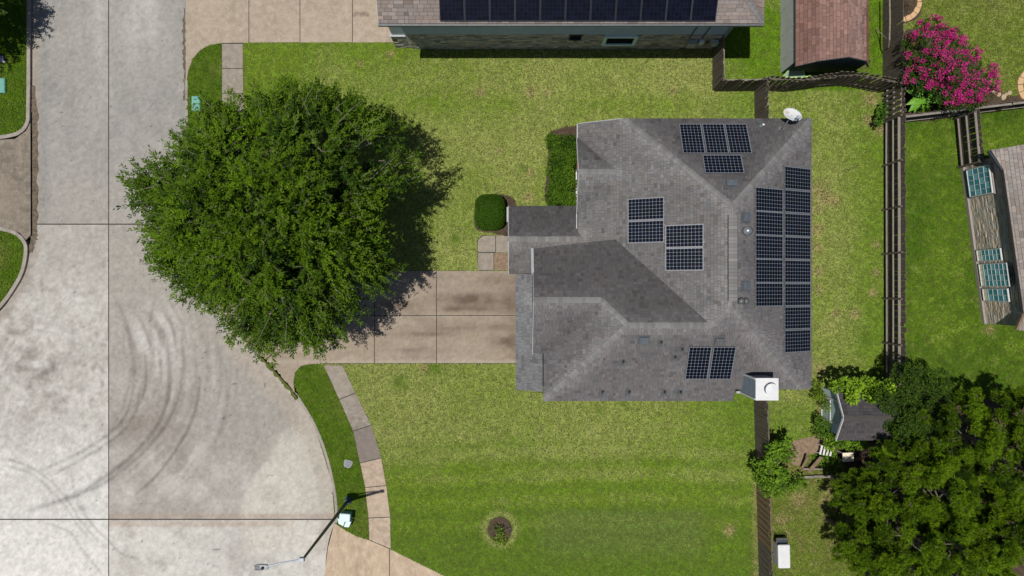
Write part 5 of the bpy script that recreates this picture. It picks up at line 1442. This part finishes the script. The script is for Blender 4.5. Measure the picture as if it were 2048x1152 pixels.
MB().box(.3, 1.25, .38, .46, -.1, .30).build('sleeper', 'wood_pale', t, .01)

# edging stones round the beds in the far garden
def stone_ring(label, c, r, a0, a1, n, w, dpt, m, grp):
    root = thing('bed_edging', label, 'stone edging', W(*c, 0), 0, grp)
    for i in range(n):
        t0 = a0 + (a1 - a0) * (i + .03) / n; t1 = a0 + (a1 - a0) * (i + .97) / n
        ri = r - w / 2 + random.gauss(0, .01); ro = r + w / 2 + random.gauss(0, .01)
        MB().prism([(ri * math.cos(t0), ri * math.sin(t0)), (ro * math.cos(t0), ro * math.sin(t0)), (ro * math.cos((t0 + t1) / 2), ro * math.sin((t0 + t1) / 2)), (ro * math.cos(t1), ro * math.sin(t1)), (ri * math.cos(t1), ri * math.sin(t1))],
                   .10 + random.gauss(0, .008), -.1).build('stone', m, root, .012)
stone_ring('tan paver ring round a small bed at the top edge', (1800, 4), .92, -PI * .62, PI * .30, 9, .24, .2, 'paver', 'paver rings in the far garden')
stone_ring('tan paver ring at the right edge by the pink tree', (2075, 172), .92, PI * .62, PI * 1.35, 6, .26, .2, 'paver', 'paver rings in the far garden')
t = thing('bed_edging', 'loose pale stones edging the pink tree bed', 'stone edging', W(2004, 193, 0))
for px, py, r in ((1990, 186, .10), (1996, 190, .12), (2004, 196, .15), (2011, 189, .09), (2017, 187, .12), (1984, 183, .08)):
    q = W(px, py, 0) - W(2004, 193, 0); pts = [(q.x + r * random.uniform(.75, 1.2) * math.cos(2 * PI * k / 7), q.y + r * random.uniform(.75, 1.2) * math.sin(2 * PI * k / 7)) for k in range(7)]
    MB().prism(pts, r * .9, -.05).build('stone', 'stone_pale', t, .02)
t = thing('bare_vine', 'bare grey vine stem climbing the picket fence top', 'vine', W(1777, 60, 0))
def vp(px, py, z): return W(px, py, z) - W(1777, 60, 0)
MB().tube([vp(1779, -20, 1.5), vp(1780, 40, 1.55), vp(1779, 80, 1.4), vp(1777, 95, 1.0), vp(1768, 102, .3)], [.035, .035, .035, .03, .02], 7).build('stem', 'twig', t)
MB().tube([vp(1752, 58, .1), vp(1765, 70, .6), vp(1777, 80, 1.3)], [.02, .022, .02], 6).build('stem', 'twig', t)

# ------------------------------------------------------------------ vegetation
def norm(a): return a / np.maximum(np.linalg.norm(a, axis=1, keepdims=True), 1e-6)
def leaf_quads(P, D, N, L, Wd):
    """diamond leaves: base, left, tip, right, folded a little along the midrib"""
    D = norm(D); Sd = norm(np.cross(D, N)); Nn = np.cross(Sd, D)
    V = np.zeros((len(P), 4, 3), np.float32)
    V[:, 0] = P; V[:, 2] = P + D * L[:, None]
    m = P + D * (L * .45)[:, None]
    V[:, 1] = m + Sd * Wd[:, None] + Nn * (Wd * .25)[:, None]; V[:, 3] = m - Sd * Wd[:, None] + Nn * (Wd * .25)[:, None]
    return V.reshape(-1, 3)
def twigs_mesh(name, lines, m, parent, sides=3):
    mb = MB()
    for pts, rs in lines: mb.tube(pts, rs, sides, False)
    return mb.build(name, m, parent)
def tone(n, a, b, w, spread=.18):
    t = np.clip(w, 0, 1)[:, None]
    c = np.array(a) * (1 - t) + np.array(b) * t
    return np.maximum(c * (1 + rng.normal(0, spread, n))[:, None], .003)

def spray_tree(root, cx, cy, ztrunk, radius_fn, z_edge, z_top, nclump, ntwig, nleaf, ll, lw, ca, cb, twig_len=(.7, 1.2), depth=2.0, twig_show=.35, seed=1, out=1.0, name='crown', trunk_r=.2, low=0, gap=0.0, leaders=0):
    """tree from trunk to limbs to clumps of twigs, each twig lined with leaves"""
    r_ = np.random.default_rng(seed); rp = random.Random(seed)
    P, D, N, T = [], [], [], []; lines = []; limbs = []
    nl = 8
    hubs = []
    for i in range(nl):
        th = 2 * PI * i / nl + rp.uniform(-.25, .25); R = radius_fn(th) * .45
        h = Vector((R * math.cos(th), R * math.sin(th), z_edge + (z_top - z_edge) * rp.uniform(.25, .5)))
        mid = Vector((h.x * .35, h.y * .35, ztrunk + (h.z - ztrunk) * .55))
        limbs.append(([Vector((0, 0, ztrunk - .1)), mid, h], [trunk_r * .55, trunk_r * .38, trunk_r * .2])); hubs.append(h)
    hubs.append(Vector((0, 0, z_top * .72))); limbs.append(([Vector((0, 0, ztrunk - .1)), Vector((.1, .1, z_top * .5)), hubs[-1]], [trunk_r * .6, trunk_r * .4, trunk_r * .15]))
    for k in range(nclump):
        th = r_.uniform(0, 2 * PI); rho = math.sqrt(r_.uniform(.0, 1.0))
        if low: rho = math.sqrt(r_.uniform(low, 1.0))
        R = radius_fn(th)
        zs = z_edge + (z_top - z_edge) * max(0, 1 - rho ** 2.3) ** .62
        z = zs - depth * r_.random() ** 2.0 * (1 - .5 * rho) + r_.normal(0, .12)
        rr = R * rho * .93 * (1 + .14 * (vnoise(np.array([th * 5 + seed]), np.array([seed * 1.7]))[0] - .5) * rho)
        c = np.array((rr * math.cos(th), rr * math.sin(th), z))
        if gap and vnoise(np.array([(cx + c[0]) * .9 + 50]), np.array([(cy + c[1]) * .9 + 50]))[0] < gap: continue
        cv = Vector(c)
        h = min(hubs, key=lambda q: (q - cv).length)
        mid = h.lerp(cv, .55); mid.z -= .12
        limbs.append(([h, mid, cv], [.030, .020, .009]))
        rad = np.array((math.cos(th), math.sin(th), 0))
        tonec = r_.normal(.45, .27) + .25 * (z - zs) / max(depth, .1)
        for j in range(ntwig):
            d = rad * r_.uniform(.2, 1.0) * out * (.35 + .65 * rho) + r_.normal(0, .55, 3) * np.array((1, 1, .45)) + np.array((0, 0, .28 * (1 - rho) + .05))
            d /= np.linalg.norm(d)
            L = r_.uniform(*twig_len) * (1 + .45 * (rho > .78)); droop = r_.uniform(.02, .22)
            t = np.sort(r_.uniform(.1, 1.0, nleaf))
            pts = c + d * (L * t)[:, None] - np.array((0, 0, 1.)) * (droop * L * t * t)[:, None]
            side = np.cross(d, (0, 0, 1)); side /= max(np.linalg.norm(side), 1e-4)
            sg = np.where(np.arange(nleaf) % 2 == 0, 1, -1)[:, None]
            dd = d * .75 + side * sg * r_.uniform(.4, .9, (nleaf, 1)) + r_.normal(0, .25, (nleaf, 3))
            nn = np.array((0, 0, 1.)) + r_.normal(0, .42, (nleaf, 3))
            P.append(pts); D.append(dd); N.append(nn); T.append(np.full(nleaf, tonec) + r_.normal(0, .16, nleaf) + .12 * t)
            if r_.random() < twig_show:
                e = c + d * L - np.array((0, 0, 1.)) * droop * L
                lines.append(([cv, Vector((c + e) / 2 + np.array((0, 0, .03))), Vector(e)], [.010, .008, .004]))
    for k in range(leaders):
        th = r_.uniform(0, 2 * PI); R = radius_fn(th); rho = r_.uniform(.80, 1.0); z0 = z_edge + (z_top - z_edge) * max(0, 1 - rho ** 2.3) ** .62
        c = np.array((R * rho * math.cos(th), R * rho * math.sin(th), z0 + r_.normal(0, .25))); d = np.array((math.cos(th + r_.normal(0, .35)), math.sin(th + r_.normal(0, .35)), r_.normal(.12, .22))); d /= np.linalg.norm(d)
        L = r_.uniform(.7, 1.45); m = int(85 * L); t = np.sort(r_.uniform(.0, 1.0, m)); w = .26 * (1 - t) ** .8 * (t + .25)
        side = np.cross(d, (0, 0, 1)); off = r_.normal(0, 1, (m, 1)) * w[:, None]
        P.append(c + d * (L * t)[:, None] + side * off + r_.normal(0, .05, (m, 3)) - np.array((0, 0, 1.)) * (.18 * L * t * t)[:, None])
        D.append(d * .8 + side * np.sign(off) * r_.uniform(.3, .9, (m, 1)) + r_.normal(0, .25, (m, 3))); N.append(np.array((0, 0, 1.)) + r_.normal(0, .45, (m, 3))); T.append(r_.normal(r_.uniform(.3, .75), .18, m))
        lines.append(([Vector(c - d * .6), Vector(c + d * L * .5), Vector(c + d * L * .98 - np.array((0, 0, .17 * L)))], [.014, .010, .005]))
    P, D, N, T = np.concatenate(P), np.concatenate(D), np.concatenate(N), np.concatenate(T)
    n = len(P)
    V = leaf_quads(P, D, N, r_.uniform(.75, 1.25, n) * ll, r_.uniform(.8, 1.2, n) * lw)
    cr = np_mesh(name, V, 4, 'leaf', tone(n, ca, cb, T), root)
    twigs_mesh('limbs', limbs, 'bark', root, 6)
    twigs_mesh('twigs', lines, 'twig', root, 4)
    tr = MB().tube([(0, 0, -.25), (0, 0, .15), (.02, .01, ztrunk * .6), (0, 0, ztrunk)], [trunk_r * 1.5, trunk_r * 1.1, trunk_r * .92, trunk_r * .85], 12)
    tr.build('trunk', 'bark', root)
    return P

# the big street tree
outline = [(247, 389), (252, 344), (312, 352), (318, 311), (334, 287), (318, 240), (365, 258), (374, 205), (452, 186), (489, 215), (555, 161), (639, 153), (672, 170), (733, 181), (783, 187), (811, 222), (828, 267), (841, 311),
           (835, 361), (795, 390), (752, 415), (752, 462), (785, 500), (808, 539), (767, 583), (717, 611), (692, 655), (680, 700), (633, 717), (589, 703), (511, 722), (467, 689), (444, 655), (422, 617), (355, 589), (311, 567), (303, 522), (272, 489), (250, 439)]
TC = Vector((-9.70, 2.85, 0))
pol = []
for a, b in outline:
    q = W(a, b, 5.0) - TC; pol.append((math.atan2(q.y, q.x), math.hypot(q.x, q.y)))
pol.sort(); PA = np.array([p[0] for p in pol]); PR = np.array([p[1] for p in pol])
PA3 = np.concatenate([PA - 2 * PI, PA, PA + 2 * PI]); PR3 = np.tile(PR, 3)
def R_big(th):
    th = (th + PI) % (2 * PI) - PI
    return float(np.interp(th, PA3, PR3)) - .84 - .16 * max(0, math.cos(th))
st = thing('street_tree', 'large spreading green tree shading the front lawn, pavement and driveway', 'tree', TC)
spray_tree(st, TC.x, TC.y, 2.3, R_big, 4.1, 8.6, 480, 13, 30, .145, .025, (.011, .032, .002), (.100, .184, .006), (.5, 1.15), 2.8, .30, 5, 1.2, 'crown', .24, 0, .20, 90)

def blob(r, amp=.18, ph=0, k=5): return lambda th: r * (1 + amp * math.sin(k * th + ph) * .6 + amp * math.sin(3 * th + ph * 2) * .5)
# tree just outside the left edge, its tips reaching into the corner
q = W(-172, -25, 3.6); lt = thing('street_tree', 'leafy tree at the top left corner, only its branch tips inside the picture', 'tree', (q.x, q.y, 0))
spray_tree(lt, q.x, q.y, 1.8, blob(1.9, .2, 1), 2.6, 4.2, 70, 12, 22, .15, .03, (.02, .05, .006), (.08, .15, .015), (.5, .9), 1.2, .2, 9, 1, 'crown', .14)

# pink crape myrtle
def flower_tree(root, cx, cy, spots, zc, r, nl, seed, bloom=1.0):
    r_ = np.random.default_rng(seed); P, D, N, T = [], [], [], []; FP_, FD, FN, FT = [], [], [], []; lines = []
    for (x, y, z, rad) in spots:
        n = int(nl * rad * rad)
        v = r_.normal(0, 1, (n, 3)); v /= np.linalg.norm(v, axis=1, keepdims=True); v[:, 2] = np.abs(v[:, 2]) * .8 - .25
        p = np.array((x, y, z)) + v * rad * r_.uniform(.45, 1.0, (n, 1)) ** .6
        P.append(p); D.append(v * np.array((1, 1, .3)) + r_.normal(0, .6, (n, 3))); N.append(np.array((0, 0, 1.)) + r_.normal(0, .5, (n, 3))); T.append(r_.normal(.4, .25, n))
        nb = int(bloom * 10 * rad * rad / .10)
        for k in range(nb):
            v = r_.normal(0, 1, 3); v[2] = abs(v[2]) + .35; v /= np.linalg.norm(v)
            c = np.array((x, y, z)) + v * rad * r_.uniform(.85, 1.12); m = r_.integers(22, 46); cr = r_.uniform(.09, .17)
            w = r_.normal(0, 1, (m, 3)); w /= np.linalg.norm(w, axis=1, keepdims=True)
            FP_.append(c + w * cr * r_.uniform(.3, 1, (m, 1)) * np.array((1, 1, 1.2))); FD.append(w + r_.normal(0, .7, (m, 3))); FN.append(w + np.array((0, 0, .8)) + r_.normal(0, .4, (m, 3))); FT.append(r_.normal(r_.uniform(.2, .8), .2, m))
        lines.append(([Vector((0, 0, .5)), Vector((x * .6, y * .6, z * .6)), Vector((x, y, z))], [.06, .04, .015]))
    P, D, N, T = map(np.concatenate, (P, D, N, T)); n = len(P)
    np_mesh('crown', leaf_quads(P, D, N, r_.uniform(.07, .12, n), r_.uniform(.022, .034, n)), 4, 'leaf', tone(n, (.016, .040, .005), (.075, .135, .014), T), root)
    if FP_:
        P, D, N, T = map(np.concatenate, (FP_, FD, FN, FT)); n = len(P)
        np_mesh('blossom', leaf_quads(P, D, N, r_.uniform(.045, .08, n), r_.uniform(.02, .032, n)), 4, 'petal', tone(n, (.33, .010, .11), (.66, .05, .29), T, .2), root)
    twigs_mesh('branches', lines, 'bark', root, 6)
    MB().tube([(0, 0, -.2), (.03, 0, .3), (0, 0, .6)], [.13, .10, .09], 9).build('trunk', 'bark', root)
def P_at(px, py, z, o): q = W(px, py, z) - o; return (q.x, q.y, z)
o = W(1880, 150, 0); cm = thing('crape_myrtle', 'crape myrtle in full magenta bloom in the far back garden', 'flowering tree', o)
sp = []
rr_ = random.Random(3)
mpoly = [(1815, 75), (1850, 45), (1905, 48), (1925, 85), (1950, 105), (1965, 125), (1990, 150), (1993, 185), (1975, 205), (1930, 210), (1885, 205), (1850, 175), (1818, 160), (1812, 120)]
for k in range(420):
    x, y = rr_.uniform(1808, 1998), rr_.uniform(40, 218)
    if inside(np.array([x]), np.array([y]), mpoly)[0]:
        e = min(1, min(math.hypot(x - a, y - b) for a, b in mpoly) / 70)
        if all(math.hypot(x - s[4], y - s[5]) > 17 for s in sp):
            z = 2.0 + 1.5 * e + rr_.uniform(-.3, .3); sp.append(P_at(x, y, z, o) + (rr_.uniform(.26, .42), x, y))
flower_tree(cm, o.x, o.y, [s[:4] for s in sp], 3, 2, 1900, 12, .55)

# dark crape myrtle beside the pale shed, nearly out of bloom
o = W(1815, 800, 0); dm = thing('crape_myrtle', 'dark green crape myrtle with a few pink flowers beside the pale shed', 'flowering tree', o)
sp = []; mpoly = [(1770, 760), (1800, 735), (1850, 735), (1890, 760), (1915, 790), (1905, 840), (1880, 880), (1820, 880), (1775, 850), (1762, 810)]
for k in range(420):
    x, y = rr_.uniform(1755, 1920), rr_.uniform(725, 890)
    if inside(np.array([x]), np.array([y]), mpoly)[0] and all(math.hypot(x - s[4], y - s[5]) > 18 for s in sp):
        sp.append(P_at(x, y, 2.9 + rr_.uniform(-.6, .8), o) + (rr_.uniform(.3, .45), x, y))
flower_tree(dm, o.x, o.y, [s[:4] for s in sp], 3, 2, 2300, 14, .012)

# broad-leaved shrubs: blobs of leaves on a woody base
def shrub(name, label, cat, px, py, spots, leaf=(.09, .15), lw=.36, dens=900, ca=(.03, .07, .008), cb=(.15, .25, .02), seed=1, group=None, up=.6):
    o = W(px, py, 0); root = thing(name, label, cat, o, 0, group)
    r_ = np.random.default_rng(seed); P, D, N, T = [], [], [], []; lines = []
    for (x, y, z, rad) in spots:
        c = np.array(P_at(x, y, z, o)); n = int(dens * rad * rad * 4)
        v = r_.normal(0, 1, (n, 3)); v /= np.linalg.norm(v, axis=1, keepdims=True)
        P.append(c + v * rad * (r_.uniform(.1, 1, (n, 1)) ** .5) * np.array((1, 1, .8))); D.append(v * np.array((1, 1, .3)) + r_.normal(0, .6, (n, 3))); N.append(np.array((0, 0, 1.)) + r_.normal(0, .45, (n, 3))); T.append(np.clip(r_.normal(.45, .2) + r_.normal(0, .2, n) + .2 * v[:, 2], 0, 1))
        lines.append(([Vector((0, 0, .05)), Vector((c[0] * .6, c[1] * .6, max(.1, z * .5))), Vector(c)], [.03, .022, .008]))
    P, D, N, T = map(np.concatenate, (P, D, N, T)); n = len(P)
    L = r_.uniform(leaf[0], leaf[1], n)
    P[:, 2] = np.maximum(P[:, 2], .02)
    np_mesh('foliage', leaf_quads(P, D, N, L, L * lw), 4, 'leaf', tone(n, ca, cb, T), root)
    twigs_mesh('stems', lines, 'bark', root, 6)
    return root
def ring_spots(pts, z0, z1, r0, r1, rp):
    return [(x, y, rp.uniform(z0, z1), rp.uniform(r0, r1)) for x, y in pts]
rp = random.Random(21)
shrub('overhanging_tree', 'light green leafy branches hanging over the pale shed roof', 'tree', 1772, 800,
      [(x, y, 2.6 + rp.uniform(-.2, .3), rp.uniform(.22, .32)) for x, y in ((1672, 772), (1690, 765), (1700, 780), (1712, 768), (1728, 762), (1738, 778), (1745, 765), (1760, 775), (1775, 768), (1705, 795), (1745, 795), (1722, 785), (1768, 790), (1782, 780), (1752, 782))],
      (.10, .17), .34, 420, (.06, .13, .008), (.22, .36, .02), 31)
shrub('shrub', 'feathery green shrub at the upper left corner of the pale shed', 'shrub', 1640, 785, ring_spots([(1634, 775), (1640, 790), (1648, 800), (1630, 792), (1652, 815)], .5, 1.2, .2, .3, rp), (.08, .14), .2, 500, (.05, .10, .01), (.18, .27, .02), 32, 'shrubs round the pale shed')
shrub('shrub', 'dark shrub against the lower left corner of the pale shed', 'shrub', 1645, 858, ring_spots([(1640, 838), (1642, 850), (1650, 862), (1640, 868), (1660, 872), (1655, 850)], .4, 1.1, .2, .3, rp), (.08, .14), .22, 500, (.03, .08, .008), (.12, .22, .02), 33, 'shrubs round the pale shed')
shrub('shrub', 'bright green bushes under the lower edge of the pale shed roof', 'shrub', 1700, 885, ring_spots([(1680, 885), (1692, 880), (1704, 882), (1716, 878), (1700, 893), (1722, 886), (1668, 880), (1660, 890)], .4, 1.3, .2, .32, rp), (.09, .15), .3, 500, (.05, .12, .008), (.2, .34, .02), 34, 'shrubs round the pale shed')
shrub('shrub', 'low green weeds round the white plastic chair', 'shrub', 1655, 905, ring_spots([(1648, 912), (1662, 905), (1672, 920), (1658, 922), (1636, 918), (1646, 926), (1665, 935)], .1, .4, .16, .24, rp), (.08, .14), .3, 450, (.04, .10, .008), (.15, .28, .02), 35, 'shrubs round the pale shed')
sp = [(1550 + rp.gauss(0, 11), 905 + rp.gauss(0, 12), rp.uniform(.8, 1.9), rp.uniform(.16, .26)) for k in range(20)] + [(1548 + rp.gauss(0, 20), 952 + rp.gauss(0, 14), rp.uniform(.5, 1.4), rp.uniform(.18, .28)) for k in range(30)]
sp = [(x, y, z + (.75 if x < 1552 else .2), r) for x, y, z, r in sp]
sp += [(1517, 930, 1.6, .16), (1514, 942, 1.6, .15), (1582, 915, 1.0, .18), (1588, 905, .9, .14), (1556, 888, 1.4, .16), (1600, 958, .5, .24), (1580, 972, .4, .26), (1555, 985, .3, .26), (1535, 975, .5, .24), (1608, 968, .3, .16)]
shrub('young_tree', 'young bright green tree leaning over the worn fence', 'tree', 1548, 945, sp, (.12, .2), .24, 330, (.035, .085, .008), (.17, .30, .022), 36)
shrub('vine', 'dark green vine clump climbing the gappy fence stub', 'vine', 1760, 230, ring_spots([(1762, 218), (1765, 228), (1758, 238), (1768, 212), (1757, 246)], .4, 1.0, .15, .22, rp), (.10, .15), .42, 420, (.03, .08, .01), (.12, .24, .02), 37)
shrub('hedge', 'dark green clipped hedge along the brick front wall', 'hedge', 1124, 338,
      [(1126 + rp.uniform(-24, 24), y + rp.uniform(-4, 4), rp.uniform(.55, .95), rp.uniform(.24, .34)) for y in range(275, 408, 6) for k in range(3)], (.06, .10), .36, 620, (.014, .045, .004), (.09, .17, .010), 38)
shrub('flowering_shrub', 'low dark plants under the pink tree beside the fence', 'shrub', 1835, 205, ring_spots([(1820, 80), (1815, 110), (1822, 140), (1862, 200), (1880, 208), (1850, 215), (1825, 170)], .3, 1.0, .2, .35, rp), (.08, .13), .3, 450, (.02, .05, .006), (.10, .16, .02), 39)
shrub('planter_shrub', 'small ragged plant in the round dirt hole in the lawn', 'plant', 1000, 1062, [(994, 1056, .2, .17), (1001, 1062, .25, .2), (999, 1074, .2, .22), (992, 1080, .12, .16), (1007, 1080, .12, .17), (1003, 1086, .08, .14)], (.10, .17), .16, 330, (.03, .07, .006), (.16, .25, .02), 40)
stn = thing('dead_stump', 'dark rotten stump in the round dirt hole', 'stump', W(1008, 1056, 0))
mb = MB()
for k in range(9):
    x, y = random.gauss(0, .14), random.gauss(0, .12); mb.tube([(x, y, -.05), (x + random.gauss(0, .05), y + random.gauss(0, .05), random.uniform(.08, .26))], [.06, .035], 6)
mb.build('wood', 'bark', stn)
shrub('bed_shrub', 'brown twiggy shrub inside the tan paver ring at the top edge', 'shrub', 1808, 8, [(1806, 4, .3, .3), (1815, 12, .3, .22), (1800, 18, .2, .2)], (.05, .09), .3, 350, (.05, .035, .02), (.13, .10, .05), 41)

# clipped round bush by the porch: rounded box of tiny leaves
o = W(981, 426, 0); rb = thing('round_bush', 'neatly clipped rounded dark green bush by the porch', 'bush', o)
r_ = np.random.default_rng(5); n = 30000
v = r_.normal(0, 1, (n, 3)); v /= np.linalg.norm(v, axis=1, keepdims=True); v[:, 2] = np.abs(v[:, 2])
pw = 3.4; k = (np.abs(v[:, 0] / .74) ** pw + np.abs(v[:, 1] / .86) ** pw + np.abs(v[:, 2] / 1.05) ** pw) ** (-1 / pw)
P = v * k[:, None] * r_.uniform(.9, 1.02, (n, 1)); nn = norm(v * np.array((1.6, 1.4, 1.2)))
D = np.cross(nn, r_.normal(0, 1, (n, 3))) + nn * .5
cc = tone(n, (.016, .052, .004), (.072, .155, .008), r_.normal(.45, .25, n))
np_mesh('foliage', leaf_quads(P, D, nn + r_.normal(0, .3, (n, 3)), r_.uniform(.035, .06, n), r_.uniform(.011, .018, n)), 4, 'leaf', cc, rb)
mb = MB(); mb.lathe((0, 0, 0), [(.5, .02), (.58, .4), (.5, .75), (.2, .88), (.01, .9)], 16); mb.build('core', 'bark', rb)

# big-leaved plant by the back fence: every leaf a part
ep_ = thing('elephant_ear', 'large-leaved bright green plant by the corner of the far fence', 'plant', W(1828, 200, 0))
lv = [(-.02, .30, 80, .46), (.18, .12, 30, .52), (-.30, .10, 160, .40), (.02, -.12, 250, .50), (.30, -.18, -20, .42), (-.28, -.22, 200, .42), (.42, .02, 5, .40), (.10, -.36, 280, .42), (-.10, .02, 120, .5), (-.42, .36, 100, .36), (-.35, -.42, 230, .34), (.22, .34, 55, .4)]
def big_leaf(L):
    pts = [(-.18, 0), (-.30, .16), (-.20, .36), (.05, .42), (.4, .30), (.75, .12), (1.0, 0)]
    out = [(x * L, y * L) for x, y in pts]; low = [(x, -y) for x, y in out[-2:0:-1]]
    al = out + low; vs = [(0, 0, .0)] + [(x, y, .06 * L * math.cos(x * 4) - .35 * max(0, x) ** 2 / L * .6 - abs(y) * .12) for x, y in al]
    mid = [(x * .5, y * .5, .03) for x, y in al]
    n = len(al); vs2 = vs + mid
    return vs2, [(0, n + 1 + i, n + 1 + (i + 1) % n) for i in range(n)] + [(1 + i, 1 + (i + 1) % n, n + 1 + (i + 1) % n, n + 1 + i) for i in range(n)]
M['big_leaf'] = mat('big_leaf', (.13, .31, .025), (.085, .22, .015), 4, .5)
for x, y, a, L in lv:
    vs, fs = big_leaf(L * 1.45); z = random.uniform(.55, .95)
    lf = MB().add(vs, [f[::-1] if False else f for f in fs]).build('leaf', 'big_leaf', ep_, 0, True)
    lf.location = (x, y, z); lf.rotation_euler = (random.gauss(0, .18), random.gauss(.12, .15), math.radians(a))
    MB().tube([(x * .2, y * .2, 0), (x * .6, y * .6, z * .6), (x, y, z - .01)], [.02, .016, .012], 6).build('stalk', 'teal' if False else 'big_leaf', ep_)
t = thing('storage_bin', 'pale grey bin half hidden behind the large-leaved plant', 'bin', W(1826, 178, 0), -.1)
MB().box(-.34, .34, -.22, .22, 0, .42).build('body', 'slate_box', t, .02); MB().box(-.36, .36, -.24, .24, .422, .47).build('lid', 'slate_box', t, .02)

# pines
def pine(px, py, zt, rad, seed, label):
    r_ = np.random.default_rng(seed); rp = random.Random(seed)
    top = W(px, py, zt * .8); o = Vector((top.x, top.y, 0))
    root = thing('pine_tree', label, 'tree', o, 0, 'pines at the lower right')
    lines = []; TP, TD, TT = [], [], []
    nwh = 6
    for w in range(nwh):
        z = zt * (.40 + .52 * w / (nwh - 1)); R = rad * (1.08 - .80 * (w / (nwh - 1)) ** 1.4)
        nb = 7 if w < 3 else (6 if w < 4 else 4); a0 = rp.uniform(0, 6.28)
        for b in range(nb):
            th = a0 + 2 * PI * b / nb + rp.uniform(-.3, .3); L = R * rp.uniform(.72, 1.15)
            d = Vector((math.cos(th), math.sin(th), 0)); zz = rp.uniform(-.35, .35)
            e = Vector((0, 0, z + zz)) + d * L + Vector((0, 0, L * .22))
            lines.append(([Vector((0, 0, z - .1)), Vector((0, 0, z + zz * .6)) + d * L * .5 + Vector((0, 0, L * .04)), e], [.035, .02, .010]))
            tn = rp.gauss(.52, .20); cr = rp.uniform(.24, .38)
            for k in range(int(9 + 26 * cr * cr / .1)):
                q = Vector((rp.gauss(0, 1), rp.gauss(0, 1), rp.gauss(0, .8))); q = q.normalized() * cr * rp.uniform(.4, 1.0); q.z = abs(q.z) * .8
                p = e + q - d * rp.uniform(0, .25)
                TP.append(p[:]); u_ = (q.normalized() * .7 + Vector((0, 0, .8))).normalized(); TD.append(u_[:]); TT.append(tn + rp.gauss(0, .1) + .5 * q.z - .1)
                if k % 3 == 0: lines.append(([e - d * .02, p], [.012, .006]))
    for k in range(16):
        p = Vector((rp.gauss(0, .25), rp.gauss(0, .25), zt + rp.uniform(-.3, .15))); TP.append(p[:]); TD.append((0, 0, 1)); TT.append(.7)
    TP, TD, TT = np.array(TP), np.array(TD), np.array(TT); nt = len(TP); m = 30
    base = np.repeat(TP, m, 0); ax = np.repeat(TD, m, 0); tt = np.repeat(TT, m)
    n = nt * m
    v = norm(r_.normal(0, 1, (n, 3))); v = norm(v + ax * .9)
    st_ = base + r_.normal(0, .02, (n, 3))
    L = r_.uniform(.10, .18, n)
    P = leaf_quads(st_, v, r_.normal(0, 1, (n, 3)) + np.array((0, 0, .8)), L, r_.uniform(.008, .013, n))
    np_mesh('crown', P, 4, 'leaf', tone(n, (.024, .058, .003), (.180, .305, .010), tt + r_.normal(0, .14, n)), root)
    twigs_mesh('branches', lines, 'bark', root, 5)['kind'] = 'stuff'
    MB().tube([(0, 0, -.2), (0, 0, zt * .4), (0, 0, zt * .98)], [.17, .13, .03], 10).build('trunk', 'bark', root)
pines = [(1752, 1005, 5.2, .95, 'pine nearest the worn lawn on the left of the pines'), (1848, 935, 6.0, 1.15, 'pine just below the dark crape myrtle'), (1888, 985, 6.8, 1.7, 'pine in the middle of the clump with bare branches showing'),
         (1950, 880, 6.4, 1.6, 'pine reaching highest up the picture beside the far lawn'), (2035, 935, 6.6, 1.6, 'pine cut by the right edge, upper one'), (1755, 1110, 5.6, 1.2, 'pine at the bottom left of the clump'),
         (1830, 1085, 6.6, 1.65, 'pine at the bottom edge in the middle of the clump'), (1935, 1100, 6.8, 1.65, 'pine at the bottom edge right of the middle'), (2030, 1060, 6.6, 1.7, 'pine in the lower right corner'), (2000, 1000, 5.4, 1.3, 'shorter pine wedged between the right-hand pines'),
         (2075, 850, 6.0, 1.3, 'pine mostly beyond the right edge above the others'), (1860, 1190, 6.4, 1.6, 'pine mostly below the bottom edge'), (1988, 1085, 6.2, 1.3, 'pine squeezed between its neighbours near the lower right corner'), (1900, 1040, 5.6, 1.2, 'lower pine in the gap at the centre of the clump'), (1990, 1190, 6.4, 1.6, 'pine mostly below the bottom right corner')]
for i, (a, b, c, d, l) in enumerate(pines): pine(a, b, c, d, 100 + i, l)
